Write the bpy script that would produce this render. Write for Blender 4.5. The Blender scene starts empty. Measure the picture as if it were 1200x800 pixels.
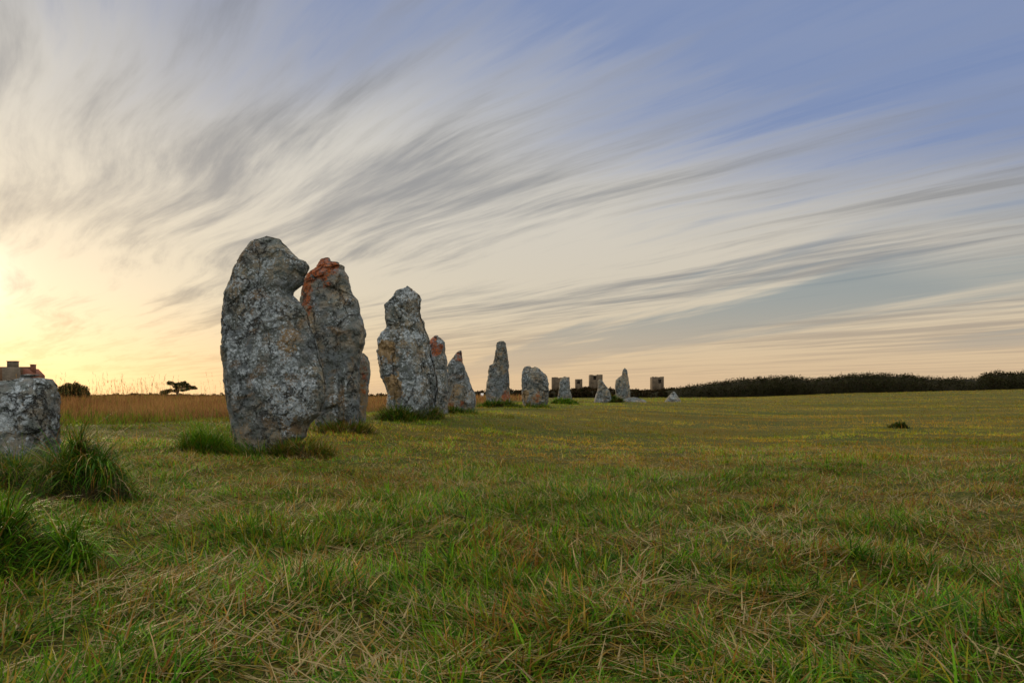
import bpy, math, random
import numpy as np
from mathutils import Vector

C = bpy.context.scene.collection
scene = bpy.context.scene
rng = np.random.default_rng(7)
random.seed(7)
R = math.radians

# ------------------------------------------------------------------ camera
EYE, F, CX, HY = 0.85, 968.0, 600.0, 463.0      # eye height (m), focal length in pixels of a 1200 px wide frame
cam_d = bpy.data.cameras.new('camera')
cam = bpy.data.objects.new('camera', cam_d)
C.objects.link(cam)
cam.location = (0, 0, EYE)
cam.rotation_euler = (R(90), 0, 0)
cam_d.sensor_width = 36.0
cam_d.lens = 36.0 * F / 1200.0
cam_d.shift_y = (HY - 400.0) / 1200.0
cam_d.clip_start, cam_d.clip_end = 0.05, 6000.0
scene.camera = cam

# ------------------------------------------------------------------ sun
SUN_AZ, SUN_EL = R(-33.3), R(6.6)
sun_dir = Vector((math.sin(SUN_AZ) * math.cos(SUN_EL), math.cos(SUN_AZ) * math.cos(SUN_EL), math.sin(SUN_EL)))
sl = bpy.data.lights.new('sun', 'SUN')
sl.energy, sl.angle, sl.color = 3.0, R(10), (1.0, 0.72, 0.42)
so = bpy.data.objects.new('sun', sl)
C.objects.link(so)
so.rotation_euler = sun_dir.to_track_quat('Z', 'Y').to_euler()

# ------------------------------------------------------------------ sky
world = bpy.data.worlds.new('World')
scene.world = world
world.use_nodes = True
nt = world.node_tree
nt.nodes.clear()
NL = nt.links.new


def _n(t, tree=None, **kw):
    n = (tree or nt).nodes.new(t)
    for k, v in kw.items():
        setattr(n, k, v)
    return n


def _in(tree, sock, v):
    if hasattr(v, 'is_output'):
        tree.links.new(v, sock)
    elif isinstance(v, (tuple, list)):
        sock.default_value = tuple(v) + ((1.0,) if len(v) == 3 and len(sock.default_value) == 4 else ())
    else:
        sock.default_value = v


def M(op, a, b=0.0, c=0.0, tree=None):
    tree = tree or nt
    n = tree.nodes.new('ShaderNodeMath')
    n.operation = op
    _in(tree, n.inputs[0], a)
    _in(tree, n.inputs[1], b)
    _in(tree, n.inputs[2], c)
    return n.outputs[0]


def SS(x, lo, hi, a=0.0, b=1.0, tree=None):
    tree = tree or nt
    n = tree.nodes.new('ShaderNodeMapRange')
    n.interpolation_type = 'SMOOTHSTEP'
    _in(tree, n.inputs['Value'], x)
    n.inputs['From Min'].default_value, n.inputs['From Max'].default_value = lo, hi
    n.inputs['To Min'].default_value, n.inputs['To Max'].default_value = a, b
    return n.outputs[0]


def MIX(f, a, b, blend='MIX', tree=None):
    tree = tree or nt
    n = tree.nodes.new('ShaderNodeMix')
    n.data_type, n.blend_type = 'RGBA', blend
    _in(tree, n.inputs['Factor'], f)
    _in(tree, n.inputs['A'], a)
    _in(tree, n.inputs['B'], b)
    return n.outputs['Result']


def NOISE(vec, scale, detail=4.0, rough=0.5, dist=0.0, tree=None, out=0):
    tree = tree or nt
    n = tree.nodes.new('ShaderNodeTexNoise')
    if vec is not None:
        tree.links.new(vec, n.inputs['Vector'])
    n.inputs['Scale'].default_value = scale
    n.inputs['Detail'].default_value = detail
    n.inputs['Roughness'].default_value = rough
    n.inputs['Distortion'].default_value = dist
    return n.outputs[out]


def XYZ(x, y, z, tree=None):
    tree = tree or nt
    n = tree.nodes.new('ShaderNodeCombineXYZ')
    for i, v in enumerate((x, y, z)):
        _in(tree, n.inputs[i], v)
    return n.outputs[0]


SKY_STRENGTH = 0.1
tc = _n('ShaderNodeTexCoord')
sep = _n('ShaderNodeSeparateXYZ')
NL(tc.outputs['Generated'], sep.inputs[0])
dx, dy, dz = sep.outputs
zc = M('MAXIMUM', dz, 0.0)
ca, sa = math.cos(R(-34)), math.sin(R(-34))
zz = M('ADD', zc, 0.012)
px_ = M('DIVIDE', dx, zz)
py_ = M('DIVIDE', dy, zz)
u = M('ADD', M('MULTIPLY', px_, sa), M('MULTIPLY', py_, ca))        # along the wind, towards the sun
v = M('SUBTRACT', M('MULTIPLY', px_, ca), M('MULTIPLY', py_, sa))   # across it
# gentle large waviness so that the streaks are not ruled lines
wv = NOISE(XYZ(M('MULTIPLY', u, 0.22), M('MULTIPLY', v, 0.3), 3.0), 1.0, 2.0, 0.5)
vw = M('ADD', v, M('MULTIPLY', M('SUBTRACT', wv, 0.5), 1.0))
# streak noises at three widths, stretched along u
s1 = NOISE(XYZ(M('MULTIPLY', u, 0.20), M('MULTIPLY', vw, 0.8), 1.3), 1.0, 5.0, 0.55, 0.10)
s2 = NOISE(XYZ(M('MULTIPLY', u, 0.26), M('MULTIPLY', vw, 1.7), 7.7), 1.0, 6.0, 0.58, 0.05)
s3 = NOISE(XYZ(M('MULTIPLY', u, 0.7), M('MULTIPLY', vw, 7.0), 4.1), 1.0, 6.0, 0.65, 0.08)
big = NOISE(XYZ(M('MULTIPLY', u, 0.16), M('MULTIPLY', v, 0.22), 12.4), 1.0, 3.0, 0.5)
streak = M('ADD', M('ADD', M('MULTIPLY', M('SUBTRACT', s1, 0.5), 1.1), M('MULTIPLY', M('SUBTRACT', s2, 0.5), 1.0)),
           M('MULTIPLY', M('SUBTRACT', s3, 0.5), 0.45))
# the veil of cirrus thickens towards the sun (large u), breaks up overhead
cov = SS(M('ADD', M('ADD', u, M('MULTIPLY', streak, 3.6)), M('MULTIPLY', M('SUBTRACT', big, 0.5), 2.0)), 1.0, 3.5)
# long blue-grey gaps low on the right
cb, sb = math.cos(R(-14)), math.sin(R(-14))
u2 = M('ADD', M('MULTIPLY', px_, sb), M('MULTIPLY', py_, cb))
v2 = M('SUBTRACT', M('MULTIPLY', px_, cb), M('MULTIPLY', py_, sb))
sg = NOISE(XYZ(M('MULTIPLY', u2, 0.22), M('MULTIPLY', v2, 1.5), 21.0), 1.0, 6.0, 0.6, 0.15)
gapv = M('ADD', v2, M('ADD', M('MULTIPLY', M('SUBTRACT', sg, 0.5), 4.2), M('MULTIPLY', streak, 0.6)))
gap1 = M('MULTIPLY', SS(gapv, 3.0, 4.2), SS(gapv, 5.2, 7.0, 1.0, 0.0))
gap2 = M('MULTIPLY', SS(gapv, 8.6, 9.6), SS(gapv, 10.6, 11.8, 1.0, 0.0))
gap = M('MULTIPLY', M('MAXIMUM', M('MULTIPLY', gap1, 0.8), M('MULTIPLY', gap2, SS(dx, 0.40, 0.50, 0.0, 0.8))), SS(u, 2.0, 4.0))
cov = M('MULTIPLY', M('MAXIMUM', cov, SS(streak, -0.3, 0.5, 0.0, 0.34)), M('SUBTRACT', 1.0, gap))
# angle to the sun
sd = _n('ShaderNodeVectorMath', operation='DOT_PRODUCT')
NL(tc.outputs['Generated'], sd.inputs[0])
sd.inputs[1].default_value = sun_dir
cs = M('MAXIMUM', sd.outputs['Value'], 0.0)
near_sun = M('POWER', cs, 13.0)
glow = M('POWER', cs, 110.0)
core = M('POWER', cs, 1400.0)
low = M('POWER', M('SUBTRACT', 1.0, M('MINIMUM', M('MULTIPLY', zc, 2.9), 1.0)), 1.5)   # 1 on the horizon, 0 from 20 degrees up
K = 1.0 / SKY_STRENGTH
nish = _n('ShaderNodeTexSky', sky_type='NISHITA')
nish.sun_disc = False
nish.sun_elevation = SUN_EL
nish.sun_rotation = SUN_AZ
nish.air_density, nish.dust_density, nish.ozone_density = 1.0, 1.0, 1.5
clear = MIX(SS(zc, 0.12, 0.27, 1.0, 0.0), (0.215, 0.295, 0.53), (0.27, 0.325, 0.355))
clear = MIX(M('MULTIPLY', near_sun, 0.6), clear, (0.31, 0.315, 0.36))
cl = MIX(low, (0.73, 0.705, 0.655), (0.77, 0.61, 0.39))
cl = MIX(M('MULTIPLY', near_sun, M('ADD', 0.25, M('MULTIPLY', low, 0.75))), cl, (0.92, 0.79, 0.58))
# thick strands look grey from below
dk = M('ADD', M('ADD', M('MULTIPLY', s2, 0.75), M('MULTIPLY', s1, 0.22)), M('MULTIPLY', s3, 0.34))
dark = SS(dk, 0.59, 0.82)
cl = MIX(M('MULTIPLY', dark, 0.85), cl, MIX(low, (0.27, 0.275, 0.30), (0.35, 0.315, 0.28)))
sky = MIX(cov, clear, cl)
hz = MIX(near_sun, (0.82, 0.57, 0.35), (0.92, 0.66, 0.36))
sky = MIX(SS(zc, 0.0, 0.125, 0.75, 0.0), sky, hz)
sky = MIX(1.0, sky, MIX(glow, (0, 0, 0), (0.03, 0.035, 0.03)), 'ADD')
sky = MIX(1.0, sky, MIX(core, (0, 0, 0), (0.4, 0.38, 0.3)), 'ADD')
# broken bright veil, unseen, added overhead and behind the viewer to light the ground
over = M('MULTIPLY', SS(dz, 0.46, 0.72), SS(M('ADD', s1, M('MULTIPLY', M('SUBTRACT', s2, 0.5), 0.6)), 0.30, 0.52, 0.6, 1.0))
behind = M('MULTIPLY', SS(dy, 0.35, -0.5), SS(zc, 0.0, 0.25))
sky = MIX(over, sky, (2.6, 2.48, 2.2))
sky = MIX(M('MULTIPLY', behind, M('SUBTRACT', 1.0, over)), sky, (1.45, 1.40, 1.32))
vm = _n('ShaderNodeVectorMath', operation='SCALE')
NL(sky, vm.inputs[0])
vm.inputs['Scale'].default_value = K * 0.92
# physical sky light added on top of the cloud veil
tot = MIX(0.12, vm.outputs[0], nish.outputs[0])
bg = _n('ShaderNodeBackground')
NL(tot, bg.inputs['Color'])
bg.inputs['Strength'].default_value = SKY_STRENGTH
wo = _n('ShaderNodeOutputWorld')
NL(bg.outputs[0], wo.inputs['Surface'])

# ------------------------------------------------------------------ exposure
scene.view_settings.view_transform = 'Standard'
scene.view_settings.look = 'None'
scene.view_settings.gamma = 1.0
scene.view_settings.use_curve_mapping = False
scene.view_settings.exposure = 0.0

# ------------------------------------------------------------------ helpers
def W(px, py, d):
    """a point of the place: d metres ahead, seen at (px, py) of the 1200x800 photograph"""
    return np.array([(px - CX) / F * d, d, EYE + (HY - py) / F * d])


def _hash(ix, iy, iz, seed):
    h = (ix.astype(np.uint32) * np.uint32(374761393) + iy.astype(np.uint32) * np.uint32(668265263)
         + iz.astype(np.uint32) * np.uint32(2147483647) + np.uint32((seed * 974711 + 12345) & 0xffffffff))
    h = (h ^ (h >> np.uint32(13))) * np.uint32(1274126177)
    h = (h ^ (h >> np.uint32(15))) * np.uint32(2246822519)
    h = h ^ (h >> np.uint32(16))
    return h.astype(np.float64) / 4294967295.0


def vnoise(P, seed=0):
    """value noise in 0..1 for an (N,3) array"""
    Pf = np.floor(P)
    f = P - Pf
    I = Pf.astype(np.int64)
    f = f * f * f * (f * (f * 6 - 15) + 10)
    out = 0
    for a in (0, 1):
        wx = f[:, 0] if a else 1 - f[:, 0]
        for b in (0, 1):
            wy = f[:, 1] if b else 1 - f[:, 1]
            for c in (0, 1):
                wz = f[:, 2] if c else 1 - f[:, 2]
                out = out + wx * wy * wz * _hash(I[:, 0] + a, I[:, 1] + b, I[:, 2] + c, seed)
    return out


def fbm(P, octv=4, seed=0, gain=0.5, lac=2.03):
    s, amp, tot = 0, 1.0, 0
    Q = np.array(P, float)
    for o in range(octv):
        s = s + amp * vnoise(Q, seed + o * 17)
        tot += amp
        amp *= gain
        Q = Q * lac + 11.7
    return s / tot


def ridged(P, octv=3, seed=0):
    s, amp, tot = 0, 1.0, 0
    Q = np.array(P, float)
    for o in range(octv):
        s = s + amp * (1 - np.abs(2 * vnoise(Q, seed + o * 31) - 1))
        tot += amp
        amp *= 0.5
        Q = Q * 2.1 + 5.3
    return s / tot


def facets(P, scale, seed, k=1.0):
    """broken planes: every cell of a jittered grid gets a tilted plane of its own"""
    Q = P * scale
    base = np.floor(Q).astype(np.int64)
    best = np.full(len(P), 1e9)
    val = np.zeros(len(P))
    for a in (-1, 0, 1):
        for b in (-1, 0, 1):
            for c in (-1, 0, 1):
                I = base + np.array([a, b, c])
                j = [_hash(I[:, 0], I[:, 1], I[:, 2], seed + q) for q in range(6)]
                cen = I + np.stack(j[:3], 1)
                dv = Q - cen
                dd = (dv ** 2).sum(1)
                n = np.stack(j[3:], 1) * 2 - 1
                h = (dv * n).sum(1) + (j[3] - 0.5) * 0.5
                m = dd < best
                best[m] = dd[m]
                val[m] = h[m]
    return val * k


def sstep(x, a, b):
    t = np.clip((x - a) / (b - a), 0, 1)
    return t * t * (3 - 2 * t)


def XY3(x, y, k=1.0, ky=None):
    return np.stack([x * k, y * (k if ky is None else ky), np.zeros_like(x)], 1)


def mesh_obj(name, V, quads=None, tris=None, mat=None, parent=None, smooth=False, attrs=None):
    me = bpy.data.meshes.new(name)
    V = np.asarray(V, np.float32)
    nq = 0 if quads is None else len(quads)
    nt_ = 0 if tris is None else len(tris)
    me.vertices.add(len(V))
    me.vertices.foreach_set('co', V.ravel())
    loops = []
    if nq:
        loops.append(np.asarray(quads, np.int32).ravel())
    if nt_:
        loops.append(np.asarray(tris, np.int32).ravel())
    loops = np.concatenate(loops)
    me.loops.add(len(loops))
    me.loops.foreach_set('vertex_index', loops)
    me.polygons.add(nq + nt_)
    st = np.concatenate([np.arange(nq) * 4, nq * 4 + np.arange(nt_) * 3]).astype(np.int32)
    me.polygons.foreach_set('loop_start', st)
    if smooth:
        me.polygons.foreach_set('use_smooth', np.ones(nq + nt_, bool))
    for an, val in (attrs or {}).items():
        if val.ndim == 2:
            a = me.attributes.new(an, 'FLOAT_COLOR', 'POINT')
            if val.shape[1] == 3:
                val = np.concatenate([val, np.ones((len(val), 1))], 1)
            a.data.foreach_set('color', val.astype(np.float32).ravel())
        else:
            a = me.attributes.new(an, 'FLOAT', 'POINT')
            a.data.foreach_set('value', val.astype(np.float32))
    me.update(calc_edges=True)
    me.validate()
    ob = bpy.data.objects.new(name, me)
    C.objects.link(ob)
    if mat:
        me.materials.append(mat)
    if parent:
        ob.parent = parent
    return ob


def tag(o, label=None, cat=None, group=None, kind=None):
    for k, val in (('label', label), ('category', cat), ('group', group), ('kind', kind)):
        if val:
            o[k] = val
    return o


def empty(name, loc):
    o = bpy.data.objects.new(name, None)
    C.objects.link(o)
    o.location = loc
    o.empty_display_size = 0.2
    return o


# ------------------------------------------------------------------ materials
def new_mat(name):
    m = bpy.data.materials.new(name)
    m.use_nodes = True
    t = m.node_tree
    t.nodes.clear()
    out = t.nodes.new('ShaderNodeOutputMaterial')
    return m, t, out


def leaf_material(name, transl=0.35, rough=0.55, spec=0.25):
    m, t, out = new_mat(name)
    at = _n('ShaderNodeAttribute', t, attribute_name='col')
    b = t.nodes.new('ShaderNodeBsdfPrincipled')
    t.links.new(at.outputs['Color'], b.inputs['Base Color'])
    b.inputs['Roughness'].default_value = rough
    b.inputs['Specular IOR Level'].default_value = spec
    tr = t.nodes.new('ShaderNodeBsdfTranslucent')
    t.links.new(at.outputs['Color'], tr.inputs['Color'])
    mx = t.nodes.new('ShaderNodeMixShader')
    mx.inputs[0].default_value = transl
    t.links.new(b.outputs[0], mx.inputs[1])
    t.links.new(tr.outputs[0], mx.inputs[2])
    t.links.new(mx.outputs[0], out.inputs['Surface'])
    return m


MAT_GRASS = leaf_material('grass_blades', 0.32, 0.50, 0.06)
MAT_DRY = leaf_material('dry_grass_blades', 0.45, 0.7, 0.05)
MAT_LEAF = leaf_material('scrub_leaves', 0.15, 0.8, 0.02)


def ground_material():
    m, t, out = new_mat('turf_soil')
    g = t.nodes.new('ShaderNodeNewGeometry')
    P = g.outputs['Position']
    sx = t.nodes.new('ShaderNodeSeparateXYZ')
    t.links.new(P, sx.inputs[0])
    n1 = NOISE(P, 0.35, 5, 0.6, 0.4, t)
    n2 = NOISE(P, 3.0, 5, 0.65, 0.3, t)
    n3 = NOISE(P, 45.0, 4, 0.7, 0.0, t)
    c = MIX(SS(n1, 0.35, 0.65, tree=t), (0.110, 0.098, 0.008), (0.070, 0.095, 0.007), tree=t)
    c = MIX(SS(n2, 0.45, 0.75, tree=t), c, (0.085, 0.065, 0.012), tree=t)
    n4 = NOISE(XYZ(M('MULTIPLY', sx.outputs[0], 0.12, tree=t), M('MULTIPLY', sx.outputs[1], 0.45, tree=t), 2.0, tree=t), 1.0, 5, 0.65, 0.6, t)
    c = MIX(SS(n4, 0.42, 0.68, tree=t), c, (0.160, 0.120, 0.011), tree=t)
    c = MIX(SS(n3, 0.36, 0.62, 0.0, 0.85, tree=t), c, (0.012, 0.012, 0.004), tree=t)
    b = t.nodes.new('ShaderNodeBsdfPrincipled')
    t.links.new(c, b.inputs['Base Color'])
    b.inputs['Roughness'].default_value = 0.95
    b.inputs['Specular IOR Level'].default_value = 0.1
    bp = t.nodes.new('ShaderNodeBump')
    bp.inputs['Strength'].default_value = 0.8
    bp.inputs['Distance'].default_value = 0.05
    t.links.new(n3, bp.inputs['Height'])
    t.links.new(bp.outputs[0], b.inputs['Normal'])
    t.links.new(b.outputs[0], out.inputs['Surface'])
    return m


def rock_material():
    """weathered quartzite: grey ground mass, dark and pale crusts of lichen, cracks; orange and ochre lichen where
    the mesh's own masks (lichen_red, lichen_ochre, lichen_pale) say it grows"""
    m, t, out = new_mat('lichen_rock')
    tcn = t.nodes.new('ShaderNodeTexCoord')
    oi = t.nodes.new('ShaderNodeObjectInfo')
    va = t.nodes.new('ShaderNodeVectorMath')
    va.operation = 'ADD'
    t.links.new(tcn.outputs['Object'], va.inputs[0])
    t.links.new(M('MULTIPLY', oi.outputs['Random'], 37.0, tree=t), va.inputs[1])
    vs_ = t.nodes.new('ShaderNodeVectorMath')
    vs_.operation = 'SCALE'
    t.links.new(va.outputs[0], vs_.inputs[0])
    rnd = M('FRACT', M('MULTIPLY', oi.outputs['Random'], 7.13, tree=t), tree=t)
    t.links.new(M('ADD', 0.75, M('MULTIPLY', rnd, 0.6, tree=t), tree=t), vs_.inputs['Scale'])
    P = vs_.outputs[0]
    red = _n('ShaderNodeAttribute', t, attribute_name='lichen_red').outputs['Fac']
    och = _n('ShaderNodeAttribute', t, attribute_name='lichen_ochre').outputs['Fac']
    pal = _n('ShaderNodeAttribute', t, attribute_name='lichen_pale').outputs['Fac']
    nb = NOISE(P, 1.6, 4, 0.55, 0.3, t)
    nm = NOISE(P, 7.0, 6, 0.65, 0.5, t)
    nf = NOISE(P, 26.0, 6, 0.7, 0.3, t)
    ng = NOISE(P, 75.0, 4, 0.75, 0.0, t)
    vo = t.nodes.new('ShaderNodeTexVoronoi')
    t.links.new(P, vo.inputs['Vector'])
    vo.feature = 'F1'
    vo.inputs['Scale'].default_value = 22.0
    vo.inputs['Randomness'].default_value = 1.0
    dn = t.nodes.new('ShaderNodeVectorMath')
    dn.operation = 'MULTIPLY_ADD'
    t.links.new(NOISE(P, 9.0, 4, 0.6, 0, t, 1), dn.inputs[0])
    dn.inputs[1].default_value = (0.16,) * 3
    t.links.new(P, dn.inputs[2])
    t.links.new(dn.outputs[0], vo.inputs['Vector'])
    vd = vo.outputs['Distance']
    c = MIX(SS(nb, 0.38, 0.62, tree=t), (0.125, 0.145, 0.160), (0.225, 0.190, 0.130), tree=t)
    c = MIX(SS(nm, 0.38, 0.62, tree=t), c, (0.105, 0.122, 0.115), tree=t)
    np_ = NOISE(P, 2.3, 4, 0.6, 0.5, t)
    # brown iron staining
    c = MIX(M('MULTIPLY', SS(NOISE(P, 3.1, 5, 0.6, 0.6, t), 0.52, 0.68, tree=t), 0.6, tree=t), c, (0.20, 0.120, 0.05), tree=t)
    # black crust
    c = MIX(M('MULTIPLY', SS(M('ADD', M('MULTIPLY', nf, 0.6, tree=t), M('ADD', M('MULTIPLY', nm, 0.4, tree=t), M('MULTIPLY', M('SUBTRACT', np_, 0.5, tree=t), 0.35, tree=t), tree=t), tree=t), 0.50, 0.585, tree=t), SS(NOISE(P, 1.3, 3, 0.5, 0.6, t), 0.40, 0.60, 0.35, 0.9, tree=t), tree=t),
            c, (0.016, 0.016, 0.015), tree=t)
    # pale grey lichen rosettes
    pm = M('ADD', M('ADD', M('MULTIPLY', ng, 0.45, tree=t), M('MULTIPLY', NOISE(P, 19.0, 6, 0.78, 0.9, t), 0.6, tree=t), tree=t),
           M('ADD', M('MULTIPLY', vd, -0.35, tree=t), M('ADD', M('ADD', M('MULTIPLY', M('SUBTRACT', oi.outputs['Random'], 0.5, tree=t), 0.16, tree=t), M('MULTIPLY', pal, 0.26, tree=t), tree=t), M('MULTIPLY', M('SUBTRACT', NOISE(P, 3.4, 4, 0.6, 0.8, t), 0.45, tree=t), 0.7, tree=t), tree=t), tree=t), tree=t)
    c = MIX(M('MULTIPLY', SS(pm, 0.47, 0.62, tree=t), 0.85, tree=t), c,
            MIX(SS(nf, 0.35, 0.6, tree=t), (0.50, 0.56, 0.60), (0.22, 0.26, 0.285), tree=t), tree=t)
    # ochre
    om = M('ADD', M('MULTIPLY', M('SUBTRACT', nf, 0.5, tree=t), 1.6, tree=t), och, tree=t)
    c = MIX(M('MULTIPLY', SS(om, 0.42, 0.7, tree=t), 0.8, tree=t), c,
            MIX(SS(ng, 0.35, 0.65, tree=t), (0.33, 0.21, 0.075), (0.17, 0.11, 0.05), tree=t), tree=t)
    # orange red
    rm = M('ADD', M('MULTIPLY', M('SUBTRACT', nm, 0.5, tree=t), 2.2, tree=t),
           M('ADD', M('MULTIPLY', M('SUBTRACT', ng, 0.5, tree=t), 0.7, tree=t), red, tree=t), tree=t)
    c = MIX(M('MULTIPLY', SS(rm, 0.42, 0.78, tree=t), M('SUBTRACT', 0.88, M('MULTIPLY', SS(nf, 0.50, 0.58, tree=t), 0.6, tree=t), tree=t), tree=t), c,
            MIX(SS(nf, 0.35, 0.65, tree=t), (0.34, 0.085, 0.012), (0.15, 0.030, 0.007), tree=t), tree=t)
    # cracks
    vc = t.nodes.new('ShaderNodeTexVoronoi')
    vc.feature = 'DISTANCE_TO_EDGE'
    vc.inputs['Scale'].default_value = 2.1
    mp = t.nodes.new('ShaderNodeMapping')
    mp.inputs['Scale'].default_value = (1.0, 1.0, 0.55)
    dn2 = t.nodes.new('ShaderNodeVectorMath')
    dn2.operation = 'MULTIPLY_ADD'
    t.links.new(NOISE(P, 3.5, 5, 0.65, 0, t, 1), dn2.inputs[0])
    dn2.inputs[1].default_value = (0.45,) * 3
    t.links.new(P, dn2.inputs[2])
    t.links.new(dn2.outputs[0], mp.inputs['Vector'])
    t.links.new(mp.outputs[0], vc.inputs['Vector'])
    ck = M('MULTIPLY', SS(vc.outputs['Distance'], 0.0, 0.035, 1.0, 0.0, tree=t), SS(NOISE(P, 2.0, 3, 0.5, 0, t), 0.42, 0.58, tree=t), tree=t)
    c = MIX(M('MULTIPLY', ck, 0.75, tree=t), c, (0.02, 0.018, 0.015), tree=t)
    b = t.nodes.new('ShaderNodeBsdfPrincipled')
    t.links.new(c, b.inputs['Base Color'])
    b.inputs['Roughness'].default_value = 0.88
    b.inputs['Specular IOR Level'].default_value = 0.25
    hgt = M('ADD', M('ADD', M('MULTIPLY', nm, 1.0, tree=t), M('MULTIPLY', nf, 0.6, tree=t), tree=t),
            M('ADD', M('MULTIPLY', ng, 0.22, tree=t), M('MULTIPLY', vd, 0.25, tree=t), tree=t), tree=t)
    hgt = M('ADD', M('MULTIPLY', ck, -0.9, tree=t), hgt, tree=t)
    bp = t.nodes.new('ShaderNodeBump')
    bp.inputs['Strength'].default_value = 1.0
    bp.inputs['Distance'].default_value = 0.05
    t.links.new(hgt, bp.inputs['Height'])
    t.links.new(bp.outputs[0], b.inputs['Normal'])
    t.links.new(b.outputs[0], out.inputs['Surface'])
    return m


def plain_material(name, c1, c2, scale=2.0, rough=0.9, courses=None):
    m, t, out = new_mat(name)
    tcn = t.nodes.new('ShaderNodeTexCoord')
    P = tcn.outputs['Object']
    n1 = NOISE(P, scale, 5, 0.65, 0.4, t)
    c = MIX(SS(n1, 0.35, 0.65, tree=t), c1, c2, tree=t)
    b = t.nodes.new('ShaderNodeBsdfPrincipled')
    h = n1
    if courses:
        vo = t.nodes.new('ShaderNodeTexVoronoi')
        mp = t.nodes.new('ShaderNodeMapping')
        mp.inputs['Scale'].default_value = courses
        t.links.new(P, mp.inputs['Vector'])
        t.links.new(mp.outputs[0], vo.inputs['Vector'])
        vo.inputs['Scale'].default_value = 1.0
        sepc = t.nodes.new('ShaderNodeSeparateColor')
        t.links.new(vo.outputs['Color'], sepc.inputs[0])
        c = MIX(M('MULTIPLY', sepc.outputs[0], 0.5, tree=t), c, tuple(q * 0.45 for q in c1), tree=t)
        h = vo.outputs['Distance']
    t.links.new(c, b.inputs['Base Color'])
    b.inputs['Roughness'].default_value = rough
    b.inputs['Specular IOR Level'].default_value = 0.2
    bp = t.nodes.new('ShaderNodeBump')
    bp.inputs['Strength'].default_value = 0.6
    bp.inputs['Distance'].default_value = 0.06
    t.links.new(h, bp.inputs['Height'])
    t.links.new(bp.outputs[0], b.inputs['Normal'])
    t.links.new(b.outputs[0], out.inputs['Surface'])
    return m


MAT_GROUND = ground_material()
MAT_ROCK = rock_material()
MAT_RUIN = plain_material('rubble_masonry', (0.105, 0.078, 0.050), (0.075, 0.058, 0.040), 1.2, courses=(2.6, 2.6, 4.2))
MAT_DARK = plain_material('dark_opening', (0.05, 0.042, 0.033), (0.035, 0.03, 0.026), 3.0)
MAT_GRANITE = plain_material('house_granite', (0.13, 0.105, 0.075), (0.10, 0.08, 0.06), 1.5, courses=(1.8, 1.8, 3.0))
MAT_SLATE = plain_material('weathered_roof', (0.085, 0.045, 0.022), (0.06, 0.034, 0.018), 1.3)
MAT_BRICK = plain_material('chimney_brick', (0.15, 0.055, 0.032), (0.11, 0.045, 0.028), 4.0)
MAT_BARK = plain_material('bark', (0.09, 0.06, 0.04), (0.05, 0.035, 0.025), 6.0)
MAT_CORE = plain_material('scrub_inner_wood', (0.022, 0.020, 0.012), (0.03, 0.026, 0.015), 2.0)
MAT_SOIL = plain_material('root_soil', (0.055, 0.040, 0.020), (0.035, 0.030, 0.014), 9.0)
MAT_PALE = plain_material('limewash', (0.7, 0.68, 0.64), (0.6, 0.58, 0.55), 2.0)

# ------------------------------------------------------------------ terrain
_ctrl = [  # px, py, depth
    (600, 800, 2.44), (-200, 0, 2.4), (1400, 0, 2.4), (0, 0, 4), (600, 0, 4), (1200, 0, 4), (600, 0, 7), (1100, 0, 7), (1500, 0, 7),
    (-150, 0, 7), (90, 0, 6.5), (20, 545, 9.5), (-150, 545, 9.5), (330, 531, 12), (392, 503, 16), (478, 492, 19.5), (512, 485, 22.5),
    (541, 481.5, 24), (584, 479, 32), (627, 478, 37), (662, 472.5, 45), (706, 472, 52), (730, 471, 55), (788, 472, 56),
    (600, 550, 11), (700, 515, 18), (800, 500, 24), (900, 540, 11), (1050, 503, 22), (1250, 505, 21), (1400, 540, 11),
    (900, 485, 40), (1100, 482, 42), (1300, 480, 42), (800, 466, 118), (900, 464.5, 115), (1000, 461, 112), (1100, 458.5, 108), (1200, 456, 105), (1350, 452, 100),
    (1000, 470, 75), (1200, 468, 72), (1350, 467, 70),
    (160, 500, 16), (50, 500, 16), (-150, 500, 16), (250, 500, 16.5), (150, 487, 27), (-100, 487, 27), (330, 487, 27), (440, 484, 30), (400, 476, 45), (150, 475, 45), (560, 476, 42),
    (0, 468, 80), (200, 468, 80), (400, 468, 90), (560, 466, 110), (650, 466, 125), (730, 466, 130),
]
_cp = np.array([(p, d, (0.0 if y == 0 else EYE + (HY - y) / F * d)) for p, y, d in _ctrl])


def _warp(ang, d):
    return np.stack([ang / 0.26, np.log(np.maximum(d, 1.0)) / 0.42], 1)


_ca = _warp(np.arctan2((_cp[:, 0] - CX) / F, 1.0), _cp[:, 1])


def _phi(A, B):
    r2 = ((A[:, None, :] - B[None]) ** 2).sum(2)
    return np.sqrt(r2 + 0.12)


_n_c = len(_cp)
_A = np.zeros((_n_c + 1, _n_c + 1))
_A[:_n_c, :_n_c] = _phi(_ca, _ca) - np.eye(_n_c) * 0.02
_A[:_n_c, _n_c] = 1
_A[_n_c, :_n_c] = 1
_wts = np.linalg.solve(_A, np.append(_cp[:, 2], 0))


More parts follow.
